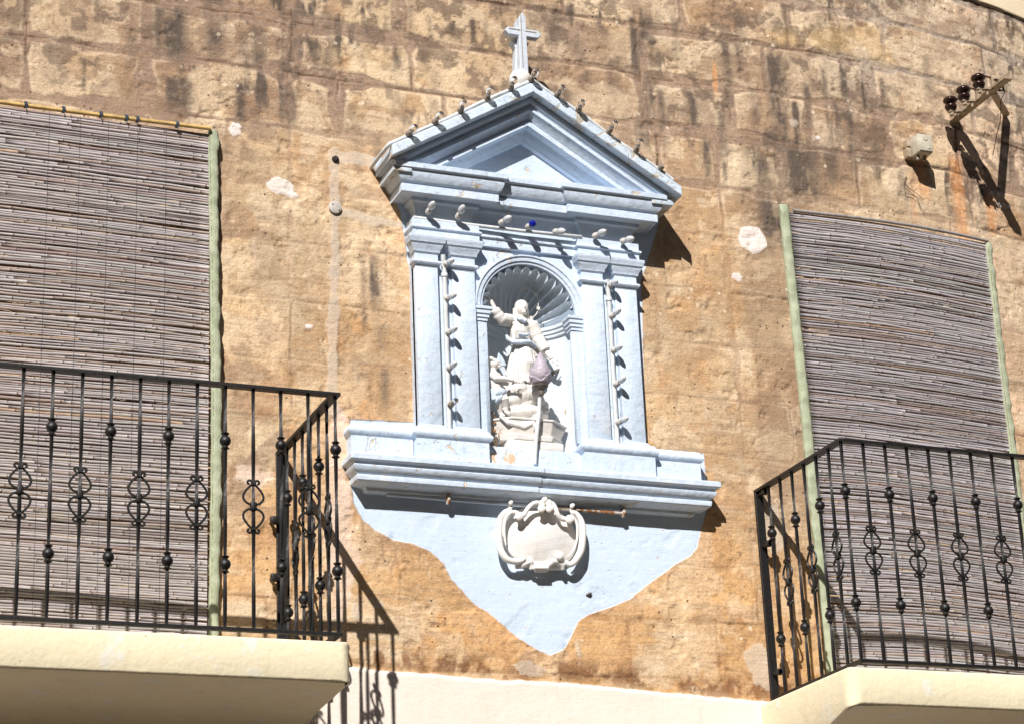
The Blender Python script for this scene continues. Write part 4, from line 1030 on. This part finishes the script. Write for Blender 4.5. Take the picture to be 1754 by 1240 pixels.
def make_bars():
    b0 = to_mesh(mk_bar(0, 0, ZT-ZB-.012), 'baluster')
    mb = MB(); mb.lathe([(.008, -.034), (.014, -.033), (.017, -.030), (.012, -.026), (.010, -.021), (.018, -.014), (.0225, -.004), (.0225, .004), (.018, .014), (.010, .021), (.012, .026), (.017, .030), (.014, .033), (.008, .034)], (0, 0, 0), n=14); cm = to_mesh(mb, 'collar', 50)
    mb = MB()
    for s_ in (-1, 1):
        for u_ in (-1, 1): mb.tube([(x, 0, z) for x, z in scroll_pts(s_, u_)], .0048, 6)
    mb.box((-.012, -.012, -.017), (.012, .012, .017), .004)
    for u_ in (-1, 1): mb.box((-.009, -.010, u_*.091-.005), (.009, .010, u_*.091+.005))
    sm = to_mesh(mb, 'scroll', 50)
    return b0, cm, sm
B_ME, C_ME, S_ME = make_bars()
def add_bar(root, x, y, kind, turn=0):
    o = bpy.data.objects.new('baluster', B_ME); COL.objects.link(o); o.parent = root; o.location = (x, y, ZB); o.rotation_euler = (0, 0, turn)
    if kind == 1:
        for z in (4.411-ZB, 3.914-ZB):
            c2 = bpy.data.objects.new('collar', C_ME); COL.objects.link(c2); c2.parent = o; c2.location = (0, 0, z)
    else:
        c2 = bpy.data.objects.new('scroll', S_ME); COL.objects.link(c2); c2.parent = o; c2.location = (0, 0, 4.152-ZB)
def slab_mesh(x0, x1, r=.05, name='balcony_slab', parent=None, round0=False, round1=False, yf=-.808):
    """x0..x1 plan with rounded outer corners; soffit deepens towards the wall"""
    plan = []
    def corner(cx_, cy_, a0, a1, rr2): return [(cx_+rr2*math.cos(a0+(a1-a0)*k/7), cy_+rr2*math.sin(a0+(a1-a0)*k/7)) for k in range(8)]
    plan = [(x0, .02)]
    plan += [(x0, y) for y in (-.15, -.3, -.45, -.6)]
    plan += corner(x0+r, yf+r, PI, 1.5*PI, r)
    plan += [(x0+(x1-x0)*k/14, yf) for k in range(1, 14)]
    plan += corner(x1-r, yf+r, 1.5*PI, 2*PI, r)
    plan += [(x1, y) for y in (-.6, -.45, -.3, -.15)]+[(x1, .02)]
    def under(x, y):
        f_ = (y-yf)/(-yf); z = 3.474-.050*f_-.09*max(0, (f_-.55)/.45)**2
        if round0: z -= .06*max(0, 1-(x-x0)/.22)**2*min(1, f_*3)
        return z
    rows = []; zt_ = 3.632
    def ring_(off, z=None):
        out = []
        for (x, y) in plan:
            mxx = min(max(x, x0+off), x1-off); myy = max(y, yf+off); out.append((mxx, myy, z if z is not None else under(mxx, myy)))
        return out
    R_ = [ring_(.012, zt_), ring_(.003, zt_-.004), ring_(0, zt_-.014)]
    lo = ring_(0); R_.append([(a[0], a[1], a[2]+.010) for a in lo]); R_.append([(a[0], a[1], a[2]+.003) for a in ring_(.004)]); R_.append(ring_(.012))
    for of in (.1, .25, .4, .6): R_.append(ring_(of))
    mb = MB(); m = len(plan); vs = [p for r_ in R_ for p in r_]; fs = []
    for i in range(len(R_)-1):
        for k in range(m-1): a = i*m+k; fs.append((a, a+1, a+m+1, a+m))
    fs.append(tuple(range(m)))
    # soffit as a clean grid instead of the inner rings
    mb.add(vs[:6*m], [f for f in fs[:5*(m-1)]]+[tuple(range(m))])
    gx = np.linspace(x0+.012, x1-.012, 16); gy = np.linspace(yf+.012, .02, 14); vs = [(x, y, under(x, y)-.0) for x in gx for y in gy]
    # pull grid corners inside the rounded corners
    vv = []
    for (x, y, z) in vs:
        for cx_ in (x0+r, x1-r):
            if ((cx_ == x0+r and x < cx_) or (cx_ == x1-r and x > cx_)) and y < yf+r:
                dx, dy = x-cx_, y-(yf+r); l = math.hypot(dx, dy)
                if l > r-.010: x = cx_+dx/l*(r-.010); y = yf+r+dy/l*(r-.010)
        vv.append((x, y, z))
    mb.add(vv, [(i*14+j, (i+1)*14+j, (i+1)*14+j+1, i*14+j+1) for i in range(15) for j in range(13)])
    return mb.build(name, M_cream, parent, 50, recalc=True)
YR = -.79
def rails(root, x_c, x_end, sgn):
    """flat handrail and bottom rail: front run from the outer corner, return run back to the wall"""
    for nm, z0, z1, hw in (('top_rail', ZT-.014, ZT, .019), ('bottom_rail', ZB-.008, ZB+.006, .013)):
        mb = MB(); p = [(x_c, .0), (x_c, YR), (x_end, YR)]
        a_ = x_c; sg = 1 if x_end > x_c else -1
        pl_o = [(a_-sg*hw, .0), (a_-sg*hw, YR-hw), (x_end, YR-hw), (x_end, YR+hw), (a_+sg*hw, YR+hw), (a_+sg*hw, .0)]
        n_ = 6; mb.add([(x, y, z0) for x, y in pl_o]+[(x, y, z1) for x, y in pl_o], [(0, 1, 4, 5), (1, 2, 3, 4), (n_, n_+5, n_+4, n_+1), (n_+1, n_+4, n_+3, n_+2)]+[(i, (i+1) % 6, n_+(i+1) % 6, n_+i) for i in range(6)])
        mb.build(nm, M_iron, root, 0, .0015)
# balcony beside the yellow cane
bl = thing('balcony', 'cream balcony with black twisted iron railing below the blind with a yellow cane', 'balcony', group='balconies on the stone facade')
xcL = 2.642
slab_mesh(.55, 2.69, .05, 'slab', bl)
xsL = [xcL-.1127*k for k in range(0, 18)]
for k, x in enumerate(xsL): add_bar(bl, x, YR, 1 if k % 2 == 0 else 0)
for k in range(1, 7): add_bar(bl, xcL, YR+.113*k, 1 if k % 2 == 0 else 0, PI/2)
rails(bl, xcL, .60, -1)
mb = MB(); mb.box((xcL-.020, -.022, ZB-.03), (xcL+.020, .004-.012, ZT-.0145), .002); mb.build('wall_post', M_iron, bl)
for z in (4.33, 4.08):
    mb = MB(); mb.box((xcL-.055, -.06, z-.016), (xcL-.021, -.03, z+.016), .004); mb.tube([(xcL-.04, -.045, z), (xcL-.04, .01, z)], .008, 8); mb.build('hinge_lug', M_iron, bl, 40)
rebase(bl, (1.6, 0, 3.47))
br = thing('balcony', 'cream balcony with black twisted iron railing below the blind edged green on both sides', 'balcony', group='balconies on the stone facade')
xcR = 4.957
slab_mesh(4.88, 8.2, .06, 'slab', br, round0=True)
for k in range(0, 22): add_bar(br, xcR+.1105*k, YR, 1 if k % 2 == 0 else 0)
for k in range(1, 7): add_bar(br, xcR, YR+.113*k, 1 if k % 2 == 0 else 0, PI/2)
rails(br, xcR, 7.6, 1)
mb = MB(); mb.box((xcR-.020, -.020, ZB-.03), (xcR+.020, -.004, ZT-.0145), .002); mb.build('wall_post', M_iron, br)
for z in (4.62, 4.37, 3.77):
    mb = MB(); mb.tube([(xcR, -.02, z), (xcR, -.085, z)], .010, 8); mb.box((xcR-.012, -.06, z-.012), (xcR+.012, -.085, z+.016), .003); mb.build('hinge_lug', M_iron, br, 40)
rebase(br, (6.4, 0, 3.47))

# ------------------------------------------------------------------ reed blinds
def blind(root, x0, x1, z0, z1, yfun, sag, seed, tone, warmth=(1, 1, 1)):
    R_ = random.Random(seed); vs = []; fs = []; cs = []
    z = z0; NS = 26; rowi = 0
    wav = [(R_.uniform(1.5, 5), R_.uniform(0, 6), R_.uniform(.2, 1)) for _ in range(4)]
    pz = z0; 
    xs_ = np.linspace(x0, x1, NS+1)
    drift = np.zeros(NS+1)
    while z < z1:
        rad = R_.uniform(.0042, .0076); gap = R_.choice([0, 0, .0004, .0012, .0026]) if R_.random() < .8 else .004
        # slow wander so that the reeds crowd and spread along the row
        drift = drift*.985+np.array([R_.uniform(-1, 1)*.00001 for _ in range(NS+1)])
        ph = R_.uniform(0, 6); k1 = R_.uniform(1.5, 4); amp = R_.uniform(.0004, .0026)
        # each row is two or three canes laid end to end
        cuts = [0]; 
        while cuts[-1] < NS: cuts.append(min(NS, cuts[-1]+R_.choice([R_.randint(8, 18), 26, 26])))
        for c0, c1 in zip(cuts[:-1], cuts[1:]):
            g = R_.random()
            if g < .008: base = (.45, .33, .23)
            elif g < .16: base = (.40, .33, .29)
            elif g < .22: base = (.31, .27, .25)
            else: base = (.485, .46, .452)
            v_ = R_.uniform(.78, 1.12)*tone; base = tuple(min(.9, c2*v_*wb*(1+.05*(R_.random()-.5))) for c2, wb in zip(base, warmth))
            rr2 = rad*R_.uniform(.85, 1.12); off = R_.uniform(-.0014, .0014); tilt_ = R_.uniform(-.0022, .0022); yo = R_.uniform(-.002, .002)
            node = R_.uniform(0, .3); npos = []; x = xs_[c0]+node
            while x < xs_[c1]: npos.append(x); x += R_.uniform(.16, .42)
            X_ = []
            for i in range(c0, c1+1): X_.append((xs_[i], 0))
            for x in npos:
                if xs_[c0]+.012 < x < xs_[c1]-.012: X_ += [(x-.004, 0), (x-.0016, 1), (x+.0016, 1), (x+.004, 0)]
            X_.sort(); n0 = len(vs); NG = 6
            for x, nd in X_:
                f_ = (x-x0)/(x1-x0)
                zz = z+sag(f_, (z-z0)/(z1-z0))+off+tilt_*(f_-.5)*2+amp*math.sin(k1*f_*6+ph)+.006*math.sin(f_*5+z*2.3+seed)*math.sin(z*1.7)
                r_ = rr2*(1.22 if nd else 1.0)
                yc = yfun(x, zz)+yo
                cc_ = (.16, .11, .085) if nd else base
                for j in range(NG):
                    a_ = 2*PI*j/NG+.3; vs.append((x, yc+r_*math.cos(a_)*.9, zz+r_*math.sin(a_))); cs.append(cc_)
            m = len(X_)
            for i in range(m-1):
                for j in range(NG): a = n0+i*NG+j; b_ = n0+i*NG+(j+1) % NG; fs.append((a, b_, b_+NG, a+NG))
            fs.append(tuple(n0+j for j in range(NG))); fs.append(tuple(n0+(m-1)*NG+j for j in range(NG-1, -1, -1)))
        z += rad*1.86+gap; rowi += 1
    me_ = bpy.data.meshes.new('reeds'); me_.from_pydata(vs, [], fs); me_.update()
    ca2 = me_.color_attributes.new('col', 'FLOAT_COLOR', 'POINT'); ca2.data.foreach_set('color', np.concatenate([np.array(cs), np.ones((len(cs), 1))], 1).astype(np.float32).ravel())
    me_.materials.append(M_reed); me_.polygons.foreach_set('use_smooth', [True]*len(me_.polygons))
    o = bpy.data.objects.new('reeds', me_); COL.objects.link(o); o.parent = root
    return o
M_thread = simple('stitch_thread', (.20, .23, .10), .9)
def binding(root, xa, xb, z0, z1, yfun, sagv, seed, xf=None):
    """folded cloth strip with puckers and stitches"""
    R_ = random.Random(seed); n_ = 150; vs = []; fs = []; m = 7
    for i in range(n_+1):
        f_ = i/n_; z = z0+(z1-z0)*f_; wv = .0022*math.sin(z*31+seed)+.0016*math.sin(z*53)+.004*math.sin(z*4+seed)
        for j in range(m):
            g_ = j/(m-1); x = xa+(xb-xa)*g_+wv*(1 if j > m//2 else .4)+(xf(z) if xf else 0)
            pk = .0026*math.sin(z*46+g_*2)+.0018*math.sin(z*97+seed)
            y = yfun(x, z)-.009-.0075*math.sin(PI*min(1, max(0, g_)))**.5+pk*(.4+g_)
            vs.append((x, y, z+sagv))
        for j in range(m):
            g_ = 1-j/(m-1); x = xa+(xb-xa)*g_+wv*.5+(xf(z) if xf else 0); vs.append((x, yfun(x, z)+.008, z+sagv))
    M2 = 2*m
    for i in range(n_):
        for j in range(M2): a = i*M2+j; b_ = i*M2+(j+1) % M2; fs.append((a, b_, b_+M2, a+M2))
    fs.append(tuple(range(M2))); fs.append(tuple(n_*M2+j for j in range(M2-1, -1, -1)))
    mb = MB(); mb.add(vs, fs); o = mb.build('cloth_binding', M_green, root, 60)
    st_ = MB(); zz_ = np.arange(z0+.02, z1-.02, .016)
    st_.tube([(xa+(xb-xa)*.14+(xf(z) if xf else 0), yfun(x, z)-.0135-(.002 if i % 2 else -.0015), z+sagv) for i, z in enumerate(zz_)], .0012, 4)
    st_.build('stitching', M_thread, o)
    return o
bA = thing('reed_blind', 'grey brown reed roller blind with a yellow cane at its top and one green edge', 'blind', group='reed blinds over the balcony doors')
yA = lambda x, z: -.030-.020*math.sin(PI*min(1, max(0, (x-.9)/1.4)))-.006*math.sin(z*3.1+x*2)
sagA = lambda f_, h: -.012*math.sin(PI*f_)*0
XA1 = 2.318
blind(bA, .85, XA1, 3.66, 6.105, yA, sagA, 4, .90, (1.03, .99, .98))
binding(bA, XA1-.006, XA1+.036, 3.66, 6.125, yA, 0, 2, lambda z: .010*math.sin((z-3.6)*1.25)+(6.1-z)*.006)
mb = MB(); pc = [(x, -.052, 6.121+.004*math.sin(x*3)) for x in np.linspace(.7, XA1, 9)]; mb.tube(pc, .0095, 10); mb.build('cane', M_pole, bA, 60)
for px in (43, 108, 172, 216, 235, 303):
    x = P(px, 205, -.05)[0]; mb = MB()
    for k in (-1, 0, 1): 
        rr_p = [(x+k*.005, -.052+.0145*math.cos(a_), 6.121+.0145*math.sin(a_)) for a_ in np.linspace(0, 2*PI, 11)]; mb.tube(rr_p, .0022, 5)
    mb.tube([(x, -.066, 6.115), (x+.003, -.062, 6.09)], .002, 5); mb.build('string_tie', M_tie, bA, 60)
for x in (1.60, 1.735, 1.86, 1.99, 2.12):
    mb = MB(); mb.tube([(x-.01*(6.1-z)*.3, yA(x, z)-.0075, z) for z in np.linspace(3.7, 6.1, 60)], .0006, 4); mb.build('hanging_string', M_tie, bA)
rebase(bA, (1.58, 0, 3.66))
bB = thing('reed_blind', 'silver grey reed blind bent round the curved wall with green cloth on both edges', 'blind', group='reed blinds over the balcony doors')
def yB(x, z): 
    return float(bulge(np.array(x)))-.040-.010*math.sin(z*2.2+x*3)-.03*max(0, min(1, (4.6-z)/.9))
def sagB(f_, h): return .003*f_*h-.010*h+.007*math.sin(PI*f_)*h
XB0, XB1 = 5.245, 6.435
blind(bB, XB0, XB1, 3.66, 6.105, yB, sagB, 9, .84, (1.0, .99, 1.03))
binding(bB, XB0+.006, XB0-.042, 3.66, 6.125, yB, 0, 5, lambda z: .008*math.sin(z*1.9)+.000*(z-5))
binding(bB, XB1-.006, XB1+.036, 3.66, 6.105, yB, -.010, 6, lambda z: .008*math.sin(z*1.9))
mb = MB(); pc = [(x, yB(x, 6.1)-.012, 6.108+sagB((x-XB0)/(XB1-XB0), 1)) for x in np.linspace(XB0+.02, XB1, 14)]; mb.tube(pc, .0085, 8); mb.build('cane', simple('grey_cane', (.30, .27, .25), .6, 0, .2, 30), bB, 60)
rebase(bB, (5.83, 0, 3.66))

# ------------------------------------------------------------------ insulator bracket
ib = thing('insulator_bracket', 'beige angle iron arm with three dark brown glazed insulators high by the corner', 'bracket')
A0 = Vector(P(1626.5, 213.7, .10)); L_ = .52
aw = float(bulge(np.array(A0.x))); A0.y = aw-.0
mb = MB(); a1 = A0+Vector((0, -L_, 0))
mb.box((A0.x-.024, A0.y-L_, A0.z-.004), (A0.x+.024, A0.y+.03, A0.z+.004)); mb.box((A0.x+.018, A0.y-L_, A0.z-.0035), (A0.x+.026, A0.y+.03, A0.z+.048), .001); mb.build('arm', M_steel, ib, 0, .0015)
B0 = Vector(PW(1720, 199)); mb = MB(); e_ = Vector((A0.x+.024, A0.y-.35, A0.z-.002))
pth = [e_, B0+Vector((0, -.02, 0)), B0+Vector((0, .02, 0))]
mb.tube([e_, e_.lerp(pth[1], .5), pth[1], pth[2]], .026, 4, flat=.3); mb.build('brace', M_steel, ib, 0, .001)
for dist in (.13, .255, .395):
    c_ = Vector((A0.x-.092, A0.y-dist, A0.z-.012)); 
    mb = MB(); mb.tube([c_+Vector((.06, 0, .004)), c_+Vector((-.016, 0, -.006))], .019, 4, flat=.35); mb.tube([c_+Vector((.078, 0, .004)), c_+Vector((.078, 0, .076)), c_+Vector((.0, 0, .082))], .014, 4, flat=.35)
    mb.tube([c_+Vector((0, 0, -.02)), c_+Vector((0, 0, .10))], .006, 8); mb.tube([c_+Vector((0, 0, -.026)), c_+Vector((0, 0, -.010))], .013, 6)
    mb.tube([c_+Vector((.045, 0, -.03)), c_+Vector((.045, 0, .015))], .007, 6); mb.build('crosspiece', M_steel, ib, 0, .001)
    mb = MB(); mb.lathe([(.008, .0), (.024, .004), (.030, .014), (.033, .024), (.030, .033), (.022, .037), (.019, .041), (.026, .045), (.036, .052), (.038, .060), (.034, .070), (.022, .078), (.010, .080)], c_, n=20); mb.build('insulator', M_insul, ib, 50)
mb = MB(); R5 = random.Random(2); p = Vector((A0.x+.02, A0.y-.42, A0.z+.02)); pp = [p]
for k in range(10): p = p+Vector((R5.uniform(-.012, .014), .004*k, -.018-.003*k)); pp.append(p)
mb.tube(pp, .0022, 5)
mb.tube([Vector((A0.x+.0, A0.y-.40, A0.z+.05)), Vector((A0.x+.035, A0.y-.41, A0.z+.045)), Vector((A0.x+.045, A0.y-.41, A0.z-.01)), Vector((A0.x+.01, A0.y-.42, A0.z-.02))], .0065, 6); mb.build('wire_tail', M_insul, ib, 60)
rebase(ib, tuple(A0))

# floodlight / meter box
jb = thing('junction_box', 'small beige plastic box standing off the wall above orange rust stains', 'box')
c_ = Vector(PW(1563, 262)); 
def bx(dx0, dx1, dy0, dy1, dz0, dz1): return ((c_.x+dx0, c_.y+dy0, c_.z+dz0), (c_.x+dx1, c_.y+dy1, c_.z+dz1))
mb = MB(); mb.box(*bx(-.040, .045, -.118, -.04, -.052, .052), .007); mb.build('housing', M_box, jb, 40)
mb = MB(); mb.box(*bx(-.036, .041, -.126, -.1185, -.046, .046), .003); mb.tube([(c_.x+.002, c_.y-.129, c_.z+.026), (c_.x+.002, c_.y-.122, c_.z+.026)], .015, 14); mb.tube([(c_.x+.018, c_.y-.130, c_.z-.028), (c_.x+.018, c_.y-.122, c_.z-.028)], .005, 8); mb.build('lid', M_box, jb, 40)
mb = MB(); mb.box(*bx(-.058, .03, -.042, .02, -.05, .006), .006); mb.box(*bx(-.058, -.03, -.05, .02, .006, .05), .006); mb.build('back_plate', M_steel, jb, 40)
for dx in (-.02, .018):
    mb = MB(); mb.tube([(c_.x+dx, c_.y-.075, c_.z-.05), (c_.x+dx, c_.y-.075, c_.z-.078)], .010, 8); mb.build('cable_gland', M_sockdark, jb, 40)
rebase(jb, tuple(c_))
wl = MB(); wl.tube([PW(a, b2)+np.array([0, -.010, 0]) for a, b2 in ((1551, 300), (1547, 315), (1549, 332), (1562, 336), (1571, 345), (1575, 357), (1583, 368))], .0016, 5); wl.tube([PW(a, b2)+np.array([0, -.010, 0]) for a, b2 in ((1549, 318), (1560, 328), (1572, 336), (1580, 345))], .0014, 5)
tag(wl.build('loose_wire', M_wire, None, 60), 'thin rusty wire dangling on the wall below the beige box', 'wire')
wt = MB(); wt.tube([PW(a, b2)+np.array([0, -.012, 0]) for a, b2 in ((1705, 352), (1709, 350), (1712, 357), (1717, 351), (1721, 358), (1727, 356), (1724, 350), (1728, 360))], .0022, 5)
tag(wt.build('wire_end', M_pipe, None, 60), 'short curled white wire end in the shadow of the insulators', 'wire')
# round blanking cap and pipe hole
bc = thing('blanking_cap', 'round grey plastic blanking cap with two screws on the cement strip', 'cap')
p = PW(573, 357); mb = MB(); mb.lathe([(.029, 0), (.031, .004), (.030, .010), (.026, .012), (.004, .0125)], (p[0], -.004, p[2]), (0, -1, 0), 24); mb.build('disc', M_cap, bc, 40)
for dx, dz in ((-.014, .012), (.017, -.014)):
    mb = MB(); mb.lathe([(.004, 0), (.004, .003), (.002, .004)], (p[0]+dx, -.0155, p[2]+dz), (0, -1, 0), 8); mb.build('screw', M_sockdark, bc)
rebase(bc, (p[0], 0, p[2]))
p = PW(574, 274); mb = MB(); mb.lathe([(.017, -.02), (.017, .008), (.014, .012), (.006, .010)], (p[0], 0, p[2]), (.2, -1, -.1), 12)
mb.ell((p[0]+.004, -.006, p[2]), (.012, .012, .015), 8); tag(mb.build('pipe_stub', M_dark, None, 40), 'broken dark pipe stub poking from the cement above the round cap', 'pipe')
p = PW(1008, 1018); mb = MB(); mb.tube([(p[0]-.012, 0, p[2]-.004), (p[0], -.012, p[2]+.002), (p[0]+.012, -.006, p[2]+.006)], [.004, .007, .004], 6); mb.ell((p[0]+.004, -.004, p[2]), (.010, .006, .006), 8)
tag(mb.build('wall_plug', M_cup, None, 50), 'small grey metal stub sticking out of the blue patch', 'stub')
